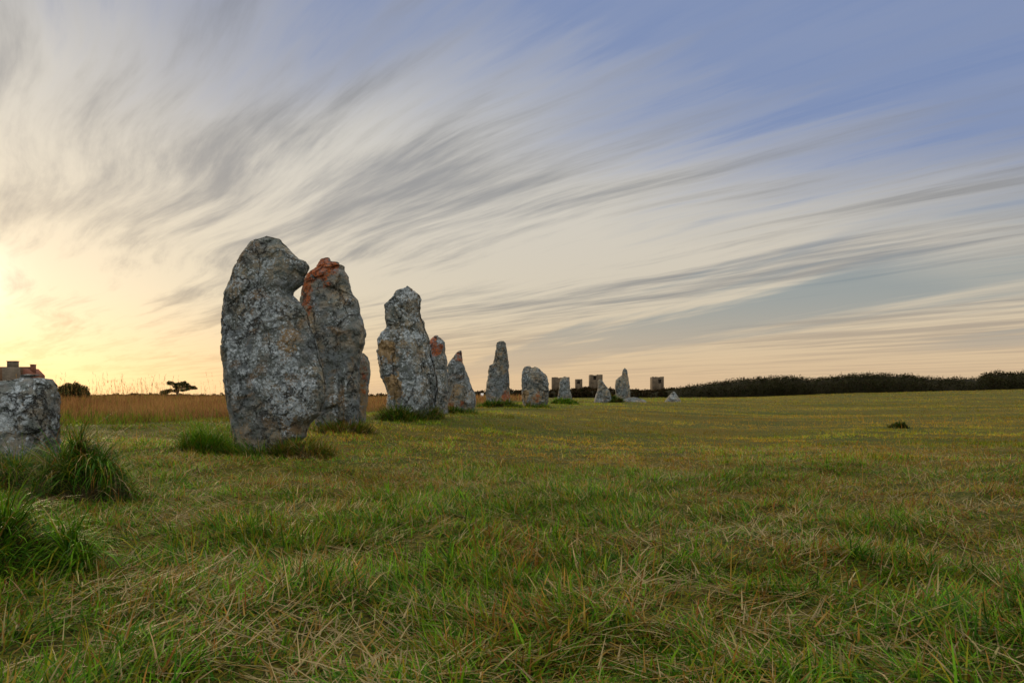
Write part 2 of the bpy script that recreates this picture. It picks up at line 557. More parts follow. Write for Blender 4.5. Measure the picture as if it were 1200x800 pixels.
def terrain(x, y):
    x = np.asarray(x, float)
    y = np.asarray(y, float)
    out = np.empty(len(x))
    for s in range(0, len(x), 100000):
        xx, yy = x[s:s + 100000], y[s:s + 100000]
        ang = np.arctan2(xx, yy)
        dep = np.hypot(xx, yy) * np.maximum(np.cos(ang), 0.55)
        z = _phi(_warp(np.clip(ang, -0.85, 0.85), np.minimum(dep, 150)), _ca) @ _wts[:-1] + _wts[-1]
        r = np.hypot(xx, yy)
        w = 1 - sstep(np.abs(ang), 0.9, 1.8)
        w = w * sstep(r, 1.0, 3.0)
        z = z * w
        far = sstep(r, 170, 420)
        z = z * (1 - far) + 0.1 * far
        bump = (fbm(XY3(xx, yy, 0.9), 3, 5) - 0.5) * 0.09 * (1 - sstep(r, 14, 40)) + (fbm(XY3(xx, yy, 2.6), 3, 77) - 0.5) * 0.15 * (1 - sstep(r, 9, 18)) * sstep(r, 0.6, 1.4) + (fbm(XY3(xx, yy, 0.13, 0.2), 2, 9) - 0.5) * 0.24 * sstep(r, 10, 25) + (fbm(XY3(xx, yy, 0.35), 2, 19) - 0.5) * 0.09 * sstep(r, 7, 14)
        out[s:s + 100000] = z + bump
    return out


def tz(x, y):
    return float(terrain(np.array([x]), np.array([y]))[0])


# the ground sheet: rings that widen to the horizon, fine where the photograph looks
_rad = np.concatenate([[0.0], np.geomspace(0.5, 4000, 330)])
_thA = np.linspace(-0.72, 0.72, 300)
_thB = np.linspace(0.72, 2 * math.pi - 0.72, 82)[1:-1]
_th = np.concatenate([_thA, _thB])
RR, TT = np.meshgrid(_rad[1:], _th, indexing='ij')
gx, gy = (RR * np.sin(TT)).ravel(), (RR * np.cos(TT)).ravel()
gz = terrain(gx, gy)
nT = len(_th)
V = np.concatenate([[[0, 0, tz(0, 0)]], np.stack([gx, gy, gz], 1)])
i0 = (np.arange(len(_rad) - 2)[:, None] * nT + np.arange(nT)[None]).ravel() + 1
nx = (np.arange(len(_rad) - 2)[:, None] * nT + (np.arange(nT)[None] + 1) % nT).ravel() + 1
quads = np.stack([i0, i0 + nT, nx + nT, nx], 1)
tris = np.stack([np.zeros(nT, int), 1 + np.arange(nT), 1 + (np.arange(nT) + 1) % nT], 1)
g = mesh_obj('ground', V, quads, tris, MAT_GROUND, smooth=True)
tag(g, 'rough grazed turf of the heath', kind='structure')


# ------------------------------------------------------------------ blades of grass (vectorised)
def blades(root, az, lean0, bend, length, width, col, segs, twist=None):
    """tapered, bent ribbons; lean0 = angle from upright at the root, bend = what is added by the tip"""
    N = len(root)
    tw = rng.uniform(-0.9, 0.9, N) if twist is None else twist
    dirx, diry = np.sin(az), np.cos(az)
    wx, wy = np.cos(az + tw), -np.sin(az + tw)
    pts = [root]
    cur = root.copy()
    for k in range(segs):
        a = lean0 + bend * (k + 0.5) / segs
        st = length / segs
        cur = cur + np.stack([dirx * np.sin(a) * st, diry * np.sin(a) * st, np.cos(a) * st], 1)
        pts.append(cur)
    nv = 2 * segs + 1
    V = np.empty((N, nv, 3))
    for k in range(segs):
        w = width * 0.5 * (1 - (k / segs) ** 1.7 * 0.9)
        off = np.stack([wx * w, wy * w, np.zeros(N)], 1)
        V[:, 2 * k] = pts[k] - off
        V[:, 2 * k + 1] = pts[k] + off
    V[:, -1] = pts[-1]
    b = (np.arange(N) * nv)[:, None]
    qs = [b + np.array([[2 * k, 2 * k + 1, 2 * k + 3, 2 * k + 2]]) for k in range(segs - 1)]
    Q = np.concatenate(qs) if qs else np.zeros((0, 4), int)
    T = b + np.array([[2 * segs - 2, 2 * segs - 1, 2 * segs]])
    colv = np.repeat(col[:, None, :], nv, 1)
    return V.reshape(-1, 3), Q, T, colv.reshape(-1, 3)


class Bag:
    def __init__(s):
        s.V, s.Q, s.T, s.c, s.n = [], [], [], [], 0

    def add(s, V, Q, T, c):
        s.V.append(V)
        if len(Q):
            s.Q.append(Q + s.n)
        if len(T):
            s.T.append(T + s.n)
        s.c.append(c)
        s.n += len(V)

    def build(s, name, mat, parent=None):
        return mesh_obj(name, np.concatenate(s.V), np.concatenate(s.Q) if s.Q else None, np.concatenate(s.T) if s.T else None,
                        mat, parent, attrs={'col': np.concatenate(s.c)})


PAL = np.array([
    (0.036, 0.100, 0.008),   # 0 dark green
    (0.100, 0.210, 0.008),   # 1 fresh green
    (0.175, 0.165, 0.010),   # 2 olive
    (0.330, 0.255, 0.115),   # 3 straw
    (0.190, 0.085, 0.020),   # 4 rust
    (0.250, 0.150, 0.028),   # 5 tawny
])


def pick(P, n):
    """P: (N,6) weights -> palette colours with per-blade variation"""
    P = P / P.sum(1, keepdims=True)
    cum = np.cumsum(P, 1)
    k = (rng.random((n, 1)) > cum).sum(1).clip(0, 5)
    c = PAL[k] * rng.uniform(0.65, 1.3, (n, 1)) * rng.uniform(0.88, 1.12, (n, 3))
    return c, k


def row_x(d):
    return np.interp(d, [0, 12, 16, 19.5, 24, 32, 37, 45, 55, 130], [-4.4, -3.6, -3.6, -2.6, -1.5, -.5, 1.0, 2.9, 7.0, 30])


def sward_weights(x, y):
    d = np.hypot(x, y)
    g = fbm(XY3(x, y, 0.55, 0.8), 3, 21)
    g2 = fbm(XY3(x, y, 0.09, 0.28), 3, 44)
    g3 = fbm(XY3(x, y, 2.2), 2, 61)
    green = sstep(g * 0.55 + g2 * 0.30 + g3 * 0.25, 0.44, 0.62)
    green = np.clip(green + 0.45 * (1 - sstep(d, 3.2, 5.5)), 0, 1)
    near_row = 1.0 * np.exp(-((x - row_x(y) - 0.8) / 2.2) ** 2) * sstep(d, 6, 10)
    green = np.clip(green + 0.5 * near_row + 0.35 * np.exp(-((x + 2.2) / 2.0) ** 2) * (1 - sstep(d, 5, 9)), 0, 1)
    green = np.clip(green + 0.55 * sstep(row_x(y) - x, 0.5, 2.5) * sstep(d, 8, 11), 0, 1)
    green = green * (1 - 0.45 * sstep(d, 9, 22) * (1 - near_row) * (1 - sstep(row_x(y) - x, 0.5, 2.5)))
    band = sstep(fbm(XY3(x, y, 0.10, 0.5), 4, 83), 0.46, 0.60) * sstep(d, 6, 12)
    o = np.ones_like(x)
    return np.stack([0.10 + 0.6 * green, 0.12 + 0.7 * green, 0.34 * o + 0.55 * (1 - green) * sstep(d, 5, 14),
                     0.09 * o * (1 - 0.6 * sstep(d, 6, 18)), 0.09 + 0.22 * (1 - green) + 0.35 * band, 0.13 + 0.25 * (1 - green)], 1), green


def make_sward():
    bag = Bag()
    dd = np.geomspace(1.5, 128, 4000)
    rho = 15500 / (1 + (dd / 4.4) ** 1.95)
    cum = np.concatenate([[0], np.cumsum(0.5 * (rho[1:] * dd[1:] + rho[:-1] * dd[:-1]) * np.diff(dd))]) * 1.44
    N = int(cum[-1])
    d = np.interp(rng.random(N) * cum[-1], cum, dd)
    th = rng.uniform(-0.72, 0.72, N)
    x, y = d * np.sin(th), d * np.cos(th)
    # clumping: drop blades where the turf is thin
    cl = fbm(XY3(x, y, 5.5), 2, 3)
    keep = rng.random(N) < (0.16 + 1.15 * sstep(cl, 0.36, 0.54))
    # nothing where the tall dry grass stands
    mead = (x < row_x(y) - 4.5) & (y > 25)
    keep &= ~(mead & (rng.random(N) < 0.8))
    x, y, d, cl = x[keep], y[keep], d[keep], cl[keep]
    N = len(x)
    wts, green = sward_weights(x, y)
    col, k = pick(wts, N)
    # lying straw
    fld = fbm(XY3(x, y, 0.10, 0.42), 4, 130)
    far_ = sstep(d, 7, 18)[:, None]
    col *= 1 + far_ * (0.8 * sstep(fld, 0.34, 0.66)[:, None] - 0.12)
    col *= 1 + far_ * np.array([(0.22, 0.08, -0.1)])
    mean = (wts / wts.sum(1, keepdims=True)) @ PAL * (1 + far_ * (0.7 * sstep(fld, 0.34, 0.66)[:, None] - 0.12))
    mix_ = 0.6 * sstep(d, 10, 24)[:, None]
    col = col * (1 - mix_) + mean * mix_ * np.array([(1.18, 0.92, 0.8)])
    lying = (rng.random(N) < 0.07) & (d < 16)
    col[lying] = PAL[np.where(rng.random(lying.sum()) < 0.75, 3, 5)] * rng.uniform(0.45, 1.0, (lying.sum(), 1))
    swirl = fbm(XY3(x, y, 0.8), 2, 71) * 4 * math.pi
    az = swirl + rng.normal(0, 1.35, N)
    hmod = 0.55 + 0.9 * sstep(fbm(XY3(x, y, 1.7), 3, 15), 0.35, 0.7)
    L = rng.uniform(0.045, 0.125, N) * hmod * (0.75 + 0.5 * green) * (1 - 0.35 * sstep(d, 8, 20)) * (1 + 0.5 * sstep(d, 30, 100))
    lean = np.abs(rng.normal(0.95, 0.42, N))
    bend = rng.uniform(0.0, 1.5, N)
    wd = np.maximum(rng.uniform(0.0038, 0.0110, N), 0.00085 * d)
    # taller upright seeding stems here and there
    stem = (rng.random(N) < 0.012) & (k >= 3) & (d > 3.0) & (d < 40)
    L[stem] = rng.uniform(0.12, 0.26, stem.sum())
    lean[stem], bend[stem] = rng.uniform(0, 0.35, stem.sum()), rng.uniform(0, 0.5, stem.sum())
    wd[stem] *= 0.6
    L[lying] = rng.uniform(0.08, 0.22, lying.sum())
    lean[lying], bend[lying] = rng.uniform(1.15, 1.5, lying.sum()), rng.uniform(-0.25, 0.45, lying.sum())
    wd[lying] *= 0.75
    z = terrain(x, y) - 0.008
    z[lying] += rng.uniform(0.015, 0.055, lying.sum())
    root = np.stack([x, y, z], 1)
    for lo, hi, sg in ((0, 6.5, 3), (6.5, 22, 2), (22, 999, 1)):
        m = (d >= lo) & (d < hi)
        bag.add(*blades(root[m], az[m], lean[m], bend[m], L[m], wd[m], col[m], sg))
    print('sward blades', N)
    o = bag.build('short_grass', MAT_GRASS)
    tag(o, 'short matted green and straw turf covering the field', 'grass', kind='stuff')


make_sward()


def make_meadow():
    bag = Bag()
    N = 150000
    # more stems at the front edge
    y = 14.0 + 70 * rng.random(N) ** 1.9
    x = rng.uniform(-0.82, 0.02, N) * y
    edge = row_x(y) - 4.6 + (fbm(XY3(x, y, 0.5), 3, 8) - 0.5) * 3.5
    fr = 15.6 + (fbm(XY3(x, y, 0.45), 4, 28) - 0.5) * 6.0
    keep = (x < edge) & (y > fr) & (rng.random(N) < 0.25 + 0.75 * sstep(y - fr, 0.0, 3.5)) & (fbm(XY3(x, y, 0.8), 2, 91) > 0.30 + 0.12 * rng.random(N))
    x, y = x[keep], y[keep]
    N = len(x)
    t = np.clip(rng.random((N, 1)) * 0.7 + 2.2 * (fbm(XY3(x, y, 0.5, 0.35), 3, 37)[:, None] - 0.45), 0, 1)
    col = (np.array([(0.13, 0.055, 0.020)]) * (1 - t) + np.array([(0.30, 0.165, 0.060)]) * t) * rng.uniform(0.6, 1.25, (N, 1))
    gr = rng.random(N) < 0.08 + 0.75 * (1 - sstep(y - fr[keep], 0, 6.0))
    col[gr] = PAL[rng.integers(0, 3, gr.sum())] * rng.uniform(0.7, 1.1, (gr.sum(), 1))
    h = 0.22 + 0.62 * fbm(XY3(x, y, 0.7), 4, 55)
    rise = sstep(y - fr[keep], 0, 9.0) ** 0.8
    L = h * rng.uniform(0.7, 1.15, N) * (0.22 + 0.78 * rise)
    root = np.stack([x, y, terrain(x, y)], 1)
    wd = np.maximum(0.005, 0.00055 * y) * rng.uniform(0.7, 1.3, N)
    bag.add(*blades(root, rng.uniform(0, 6.28, N), np.abs(rng.normal(0, 0.35, N)), rng.uniform(0, 1.7, N), L, wd, col, 2))
    # seed heads standing above the mass, with side branches
    M_ = 300
    y2 = rng.uniform(17.5, 34, M_)
    pxx = np.where(rng.random(M_) < 0.75, rng.normal(160, 45, M_), rng.uniform(-120, 300, M_))
    x2 = (pxx - CX) / F * y2
    ok = x2 < row_x(y2) - 4.2
    x2, y2 = x2[ok], y2[ok]
    M_ = len(x2)
    z2 = terrain(x2, y2)
    az = rng.uniform(0, 6.28, M_)
    ln, bd = rng.uniform(0, 0.12, M_), rng.uniform(0, 0.35, M_)
    LL = rng.uniform(0.65, 1.25, M_)
    c2 = np.array([(0.26, 0.15, 0.05)]) * rng.uniform(0.6, 1.2, (M_, 1))
    r2 = np.stack([x2, y2, z2], 1)
    bag.add(*blades(r2, az, ln, bd, LL, np.full(M_, 0.005), c2, 3))
    for q in range(9):
        f = rng.uniform(0.72, 0.98, M_)
        a = ln + bd * f * 0.5
        p = r2 + np.stack([np.sin(az) * np.sin(a) * LL * f, np.cos(az) * np.sin(a) * LL * f, np.cos(a) * LL * f], 1)
        bag.add(*blades(p, rng.uniform(0, 6.28, M_), rng.uniform(0.2, 0.8, M_), np.zeros(M_), rng.uniform(0.03, 0.10, M_), np.full(M_, 0.007), c2, 1))
    o = bag.build('dry_grass', MAT_DRY)
    tag(o, 'tall russet dry meadow grass behind the row of stones', 'dry grass', kind='stuff')


make_meadow()


# ------------------------------------------------------------------ standing stones
def chain(*p):
    a = np.array(p, float)
    return a[np.argsort(a[:, 1], kind='stable')]


def stone(label, d, left, right, base_y, depth, pexp=0.62, relief=0.09, grain=0.014, skew=0.0, red=(), ochre=(), pale=(),
          seed=1, rows=150, cols=150, vertical=0.0, prof=None, notch=None, group='standing stones of the row', name='standing_stone', bury=0.35):
    """a free standing stone d metres away. left/right are its outline; the body is lofted through them with its own depth and
    broken into planes, cracks and grain. red/ochre/pale = lichen patches (px, py, radius px, strength)."""
    Lc, Rc = chain(*left), chain(*right)
    s = d / F
    top = min(Lc[0, 1], Rc[0, 1])
    bot = base_y + bury / s
    t = np.linspace(0, 1, rows) ** 1.25
    ys = top + (bot - top) * t
    xl = np.interp(ys, Lc[:, 1], Lc[:, 0])
    xr = np.interp(ys, Rc[:, 1], Rc[:, 0])
    xr = np.maximum(xr, xl + 0.3)
    # soften the corners of the traced outline a little
    for _ in range(1):
        xl[1:-1] = 0.25 * xl[:-2] + 0.5 * xl[1:-1] + 0.25 * xl[2:]
        xr[1:-1] = 0.25 * xr[:-2] + 0.5 * xr[1:-1] + 0.25 * xr[2:]
    ca_, a_ = (xl + xr) / 2, (xr - xl) / 2
    wn = a_ / a_.max()
    hm = (ys - top) * s
    b_ = 0.5 * depth * (0.35 + 0.65 * wn) * np.sqrt(np.clip(hm / (0.35 * depth), 0.02, 1)) * (0.8 + 0.2 * sstep(hm, 0, 2.0))
    th = np.linspace(0, 2 * math.pi, cols, endpoint=False)
    cth, sth = np.cos(th), np.sin(th)
    ex = np.sign(cth) * np.abs(cth) ** pexp
    ey = np.sign(sth) * np.abs(sth) ** pexp
    X = (ca_[:, None] + a_[:, None] * ex[None] - CX) * s
    Z = np.repeat((EYE + (HY - ys) * s)[:, None], cols, 1)
    Y = d + b_[:, None] * ey[None]
    if prof is not None:      # front face that turns: offsets of depth across the width, -1 left edge .. 1 right edge
        Y = Y + np.interp(ex, prof[0], prof[1])[None] * b_[:, None] * (ey[None] < 0)
    Y = Y + skew * (X - (ca_[:, None] - CX) * s)
    P = np.stack([X, Y, Z], 2).reshape(-1, 3)
    bxp = (P[:, 0] / s + CX)
    byp = HY - (P[:, 2] - EYE) / s
    ox = np.array([(ca_.mean() - CX) * s, d, 0.0])
    Q = (P - ox) + seed * 3.71
    side = np.repeat(np.abs(ey)[None], rows, 0).ravel()
    sgn = np.repeat(np.sign(ey)[None], rows, 0).ravel()
    Qv = Q * np.array([1, 1, 0.45])
    rel = facets(Qv, 1.4, seed, 0.75) + facets(Q, 3.4, seed + 40, 0.42) + facets(Q, 8.0, seed + 45, 0.14) + (fbm(Q * 1.1, 3, seed) - 0.5) * 1.3
    crack = np.clip(ridged(Q * np.array([2.6, 2.6, 1.1]), 2, seed + 9) - 0.86, 0, 1) * 5.0
    rel = rel - crack * 0.9
    if vertical:
        rel = rel + vertical * (ridged(Q * np.array([5.0, 5.0, 0.55]), 2, seed + 5) - 0.5)
    nrm = np.stack([np.repeat(ex[None], rows, 0).ravel(), np.zeros(len(P)), np.zeros(len(P))], 1)
    P[:, 1] += sgn * side * rel * relief
    gr = facets(Q, 5.0, seed + 80, 0.9) + facets(Q, 13.0, seed + 81, 0.35) + (fbm(Q * 9.0, 4, seed + 3) - 0.5) * 2.0
    P[:, 0] += nrm[:, 0] * gr * grain * 1.25
    P[:, 1] += sgn * side * gr * grain
    P[:, 2] += (fbm(Q * 6.0, 3, seed + 23) - 0.5) * grain * 2

    if notch:
        P[:, 2] -= notch[2] * np.exp(-((bxp - notch[0]) / notch[1]) ** 2) * (1 - sstep(byp, top, top + 5))

    def mask(spec):
        m = np.zeros(len(P))
        for (mx, my, mr, st) in spec:
            mry = mr[1] if isinstance(mr, tuple) else mr
            mrx = mr[0] if isinstance(mr, tuple) else mr
            q = np.sqrt(((bxp - mx) / mrx) ** 2 + ((byp - my) / mry) ** 2) + (fbm(Q * 4.0, 4, seed + 60) - 0.5) * 2.2
            m = np.maximum(m, st * (1 - sstep(q, 0.45, 1.15)))
        return m
    red_, och_, pal_ = mask(red), mask(ochre), mask(pale)
    i = np.arange(rows - 1)[:, None] * cols
    j = np.arange(cols)[None]
    jn = (j + 1) % cols
    quads = np.stack([(i + j).ravel(), (i + jn).ravel(), (i + cols + jn).ravel(), (i + cols + j).ravel()], 1)
    # outward winding: going round counter clockwise seen from above and down the rows
    quads = quads[:, ::-1]
    apex = P[:cols].mean(0) + np.array([0, 0, 0.012])
    tris = np.stack([np.full(cols, len(P)), np.arange(cols), (np.arange(cols) + 1) % cols], 1)
    P = np.concatenate([P, [apex]])
    ap = lambda m: np.append(m, m[:cols].mean())
    base = np.array([(ca_[-1] - CX) * s, d, tz((ca_[-1] - CX) * s, d)])
    ob = mesh_obj(name, P - base, quads, tris, MAT_ROCK, smooth=True,
                  attrs={'lichen_red': ap(red_), 'lichen_ochre': ap(och_), 'lichen_pale': ap(pal_)})
    ob.location = base
    # crisp edges where planes meet
    tag(ob, label, 'standing stone', group)
    return ob


A_L = [(310, 277.5), (300, 280), (293, 281.6), (286, 290), (281, 298), (272.5, 313), (268, 328), (261, 342), (258.4, 360), (258.2, 382), (257.3, 408),
       (259.5, 426), (261, 456), (265, 476), (269, 498), (272, 520), (276, 540), (280, 640)]
A_R = [(315, 277.4), (328, 280), (338, 290), (350, 304), (359, 306.5), (363, 312), (361, 319), (358, 325), (354, 334), (345.6, 341), (343, 346), (353, 355),
       (360.6, 365.6), (363, 382), (370, 399), (372, 408), (374, 420), (379, 432), (381, 444), (383.5, 454), (381, 468), (375, 486), (362, 497),
       (358, 512), (345, 520), (338, 527), (333, 540), (330, 640)]
stone('largest grey stone in front, with a beak-like notch on its right edge near the top', 12.0, A_L, A_R, 531, 0.62, 0.55, 0.062, 0.013,
      seed=3, rows=330, cols=340, skew=-0.12, prof=([-1, -.75, .35, .62, 1], [0.25, 0, -.02, .05, .4]),
      pale=[(345, 455, (36, 55), .75), (330, 350, (40, 40), .35), (310, 410, (46, 70), .7), (305, 335, (45, 45), .5), (345, 300, (16, 20), .4), (300, 450, (25, 60), .25)],
      ochre=[(345, 400, (14, 20), .55), (290, 505, (22, 20), .45), (262, 430, (5, 70), .45), (325, 345, (14, 12), .3)])
B_L = [(383, 302), (377, 303), (373, 308), (371, 314), (361, 322), (357, 331), (354.4, 341), (353, 352), (354, 385), (358, 420), (363, 450), (368, 480), (371, 503), (372, 600)]
B_R = [(386, 302), (387.4, 306), (395, 308.8), (398, 307.6), (404, 312), (403.3, 317), (408, 324), (410, 335), (411.5, 343), (418.4, 352), (421, 364), (425.3, 379),
       (427.3, 388), (426.3, 402), (423.5, 412), (421, 425), (420.5, 445), (420.5, 470), (419.5, 496), (419, 510), (418, 600)]
stone('tall pointed stone whose upper left shoulder is coated in rust-red lichen', 16.0, B_L, B_R, 503, 0.8, 0.66, 0.10, 0.016,
      seed=8, rows=240, cols=240, vertical=0.5,
      red=[(380, 315, (24, 17), .85), (363, 335, (13, 26), .85), (363, 365, (8, 28), .6), (398, 312, (8, 7), .5), (385, 335, (24, 26), .34), (372, 365, (18, 34), .3)],
      pale=[(400, 372, (20, 30), .5), (404, 470, (14, 45), .4), (399, 470, (3.5, 50), .95), (409, 466, (2.5, 48), .9), (375, 375, (20, 30), .3)], ochre=[(380, 420, (18, 30), .4)])
stone('narrow slab of stone seen edge on, pressed against the right side of the red-shouldered stone', 17.2,
      [(422, 414), (419, 420), (417, 440), (416, 500), (416, 600)], [(426, 414), (430, 418), (432.5, 424), (433.5, 436), (431.5, 454), (430.5, 470), (428, 482), (427, 500), (424, 600)],
      500, 0.5, 0.7, 0.05, 0.012, seed=12, rows=110, cols=90, red=[(428, 440, (6, 20), .5)], ochre=[(427, 470, (8, 25), .6)])
D_L = [(476, 335.6), (472.5, 339), (467.5, 339.5), (463, 344), (460, 349), (457, 352.5), (452, 358), (452, 370), (453, 380), (454, 384), (447.5, 391), (445, 399), (444, 411),
       (445.6, 426), (447.5, 440), (453, 451), (455.6, 460), (454.5, 470), (454, 482), (456, 492), (457, 600)]
D_R = [(478, 335.4), (482, 338), (486, 342.5), (490.6, 345.6), (492, 350), (491.3, 362), (492, 371), (496, 377.5), (497.5, 386), (501, 395), (503, 405), (505, 416),
       (509, 432), (512, 446), (511, 460), (510, 472), (507, 485), (505, 500), (505, 600)]
stone('knobbly stone with a narrow head on broad shoulders and ochre lichen down its left side', 19.5, D_L, D_R, 492, 1.0, 0.6, 0.11, 0.02,
      seed=17, rows=230, cols=240, vertical=0.35, skew=0.25, prof=([-1, -.8, .1, .25, 1], [0.15, 0, 0, .10, .55]),
      ochre=[(458, 412, (13, 30), .9), (464, 455, (11, 34), .9), (462, 378, (8, 14), .45), (465, 485, (8, 10), .5)],
      pale=[(484, 460, (13, 42), .55), (480, 396, (22, 11), .3)], red=[(464, 481, (6, 6), .6), (456, 366, (5, 10), .35)])
stone('slim stone with a rust-red cap, half hidden behind the knobbly stone', 22.5,
      [(510, 393), (505, 397.5), (502.5, 402), (501, 430), (501, 480), (501, 600)],
      [(513, 393), (518, 397.5), (521, 401), (521.3, 412), (523, 420), (524.2, 440), (525, 460), (524.5, 478), (524.5, 600)],
      485, 0.7, 0.66, 0.07, 0.016, seed=21, rows=130, cols=110, red=[(510, 408, (10, 17), .9), (508, 399, (9, 7), .7)], pale=[(513, 440, (7, 18), .35)])
stone('leaning triangular stone with red lichen along its foot', 24.0,
      [(539, 411), (536, 412.5), (530, 420), (525.6, 426), (524.5, 440), (524, 460), (524, 480), (524, 600)],
      [(540.6, 411), (541.3, 415), (541.3, 424), (544, 429), (547, 437), (550, 446), (554, 456), (557, 461.5), (557.2, 471), (555, 481), (555, 600)],
      482, 0.75, 0.62, 0.07, 0.017, seed=26, rows=130, cols=130, skew=0.2,
      red=[(530, 475, (9, 6), .95), (541, 473, (5, 7), .8), (538, 418, (7, 10), .6)], ochre=[(534, 455, (10, 13), .6)], pale=[(550, 465, (6, 18), .4)])
stone('tall slender stone with a square-topped finger and orange lichen at its foot', 32.0,
      [(584.5, 400), (583, 401), (582, 406), (580.5, 415), (579, 422.5), (578, 426), (574, 428), (572.5, 434), (572, 442.5), (570, 450), (570, 472), (569.5, 480), (569, 600)],
      [(590, 399.6), (593, 402), (594, 412.5), (595.6, 424), (596, 436), (597, 450), (597, 460), (597.5, 472), (598.5, 480), (599, 600)],
      479, 0.75, 0.62, 0.08, 0.02, seed=31, rows=140, cols=120, red=[(591, 467, (6, 8), .8)], pale=[(578, 465, (6, 9), .35)])
stone('broad round-shouldered stone split by a cleft at its top', 37.0,
      [(616, 429.2), (614, 430), (612, 436), (611, 445), (611.7, 455), (611.5, 465), (613, 472), (616, 480), (617, 600)],
      [(621, 429), (628, 429.6), (631, 431.2), (636, 436), (640.6, 440.6), (642.5, 449), (643, 460), (642, 471), (640, 480), (639, 600)],
      478, 0.95, 0.6, 0.10, 0.022, seed=36, rows=130, cols=140, vertical=0.9, notch=(623.4, 1.4, 0.10),
      ochre=[(616, 463, (4, 9), .7), (627, 465, (8, 8), .6)], red=[(629, 463, (5, 8), .5)], pale=[(618, 440, (6, 10), .35)])
stone('small pale grey stone standing in front of the leftmost ruined tower', 45.0,
      [(661, 441.3), (658, 442.5), (655.7, 447.7), (655, 456), (653.5, 465), (652.7, 474), (652, 600)],
      [(663, 441.2), (666.7, 443), (667.7, 448.5), (667.9, 456), (670, 463.5), (670.5, 474), (671, 600)],
      472.5, 0.65, 0.66, 0.05, 0.02, seed=41, rows=90, cols=90, pale=[(661, 453, (8, 12), .6)])
stone('slanting stone with a straight right slope, in front of the widest ruined tower', 52.0,
      [(703, 444.2), (701, 446), (700.5, 457), (697.7, 465), (695.5, 472), (694, 600)],
      [(704, 444), (707.5, 448.5), (712, 454.5), (715, 459.5), (717, 470), (718, 600)],
      472, 0.9, 0.66, 0.08, 0.022, seed=46, rows=90, cols=90, pale=[(700, 465, (8, 9), .5)])
stone('far stone tapering to a thumb-like tip, farthest tall stone of the row', 55.0,
      [(731.6, 431.2), (730, 433), (728.5, 439.5), (725, 442.5), (721.7, 445.5), (720.7, 454.5), (721.7, 462), (721, 472), (720, 600)],
      [(732.6, 431), (734.5, 433), (735.5, 439.5), (736.7, 447), (738, 456), (738.5, 464), (739, 472), (740, 600)],
      471, 0.85, 0.62, 0.08, 0.022, seed=51, rows=100, cols=100)
stone('low flat boulder lying at the right foot of the thumb-tipped stone', 54.0,
      [(741, 465.2), (736, 466), (730, 468.5), (728, 473), (726, 600)], [(744, 465), (750, 466.5), (756, 469), (760, 473), (763, 600)],
      472, 1.1, 0.8, 0.06, 0.02, seed=56, rows=60, cols=80, name='fallen_stone', group='fallen stones of the row')
stone('small humped boulder apart in the open field beyond the row, below the right-hand ruined tower', 56.0,
      [(788.5, 459), (787, 460), (784.7, 463), (781.7, 466.5), (779, 471), (778, 474), (776, 600)],
      [(790.5, 459), (792, 461), (793.7, 463.5), (797, 468), (798.3, 472), (800, 600)],
      472.5, 0.9, 0.75, 0.07, 0.022, seed=60, rows=70, cols=80, name='fallen_stone', group='fallen stones of the row', pale=[(789, 464, (5, 5), .4)])
stone('broad low stone with speckled pale lichen, cut off by the left edge of the photo', 9.5,
      [(25, 442.5), (15, 445), (0, 446), (-18, 452), (-30, 470), (-34, 500), (-36, 560), (-36, 640)],
      [(31, 442), (36, 440), (39, 439), (50, 439.3), (55.5, 440), (59, 443.5), (62, 450.5), (62.6, 473), (62, 491), (60, 520), (60, 560), (60, 640)],
      548, 0.7, 0.6, 0.10, 0.014, seed=66, rows=200, cols=260, vertical=0.3,
      pale=[(5, 490, (22, 30), .9), (28, 470, (14, 20), .7), (48, 470, (8, 12), .3), (38, 500, (14, 14), .5)], ochre=[(10, 465, (16, 12), .4)])


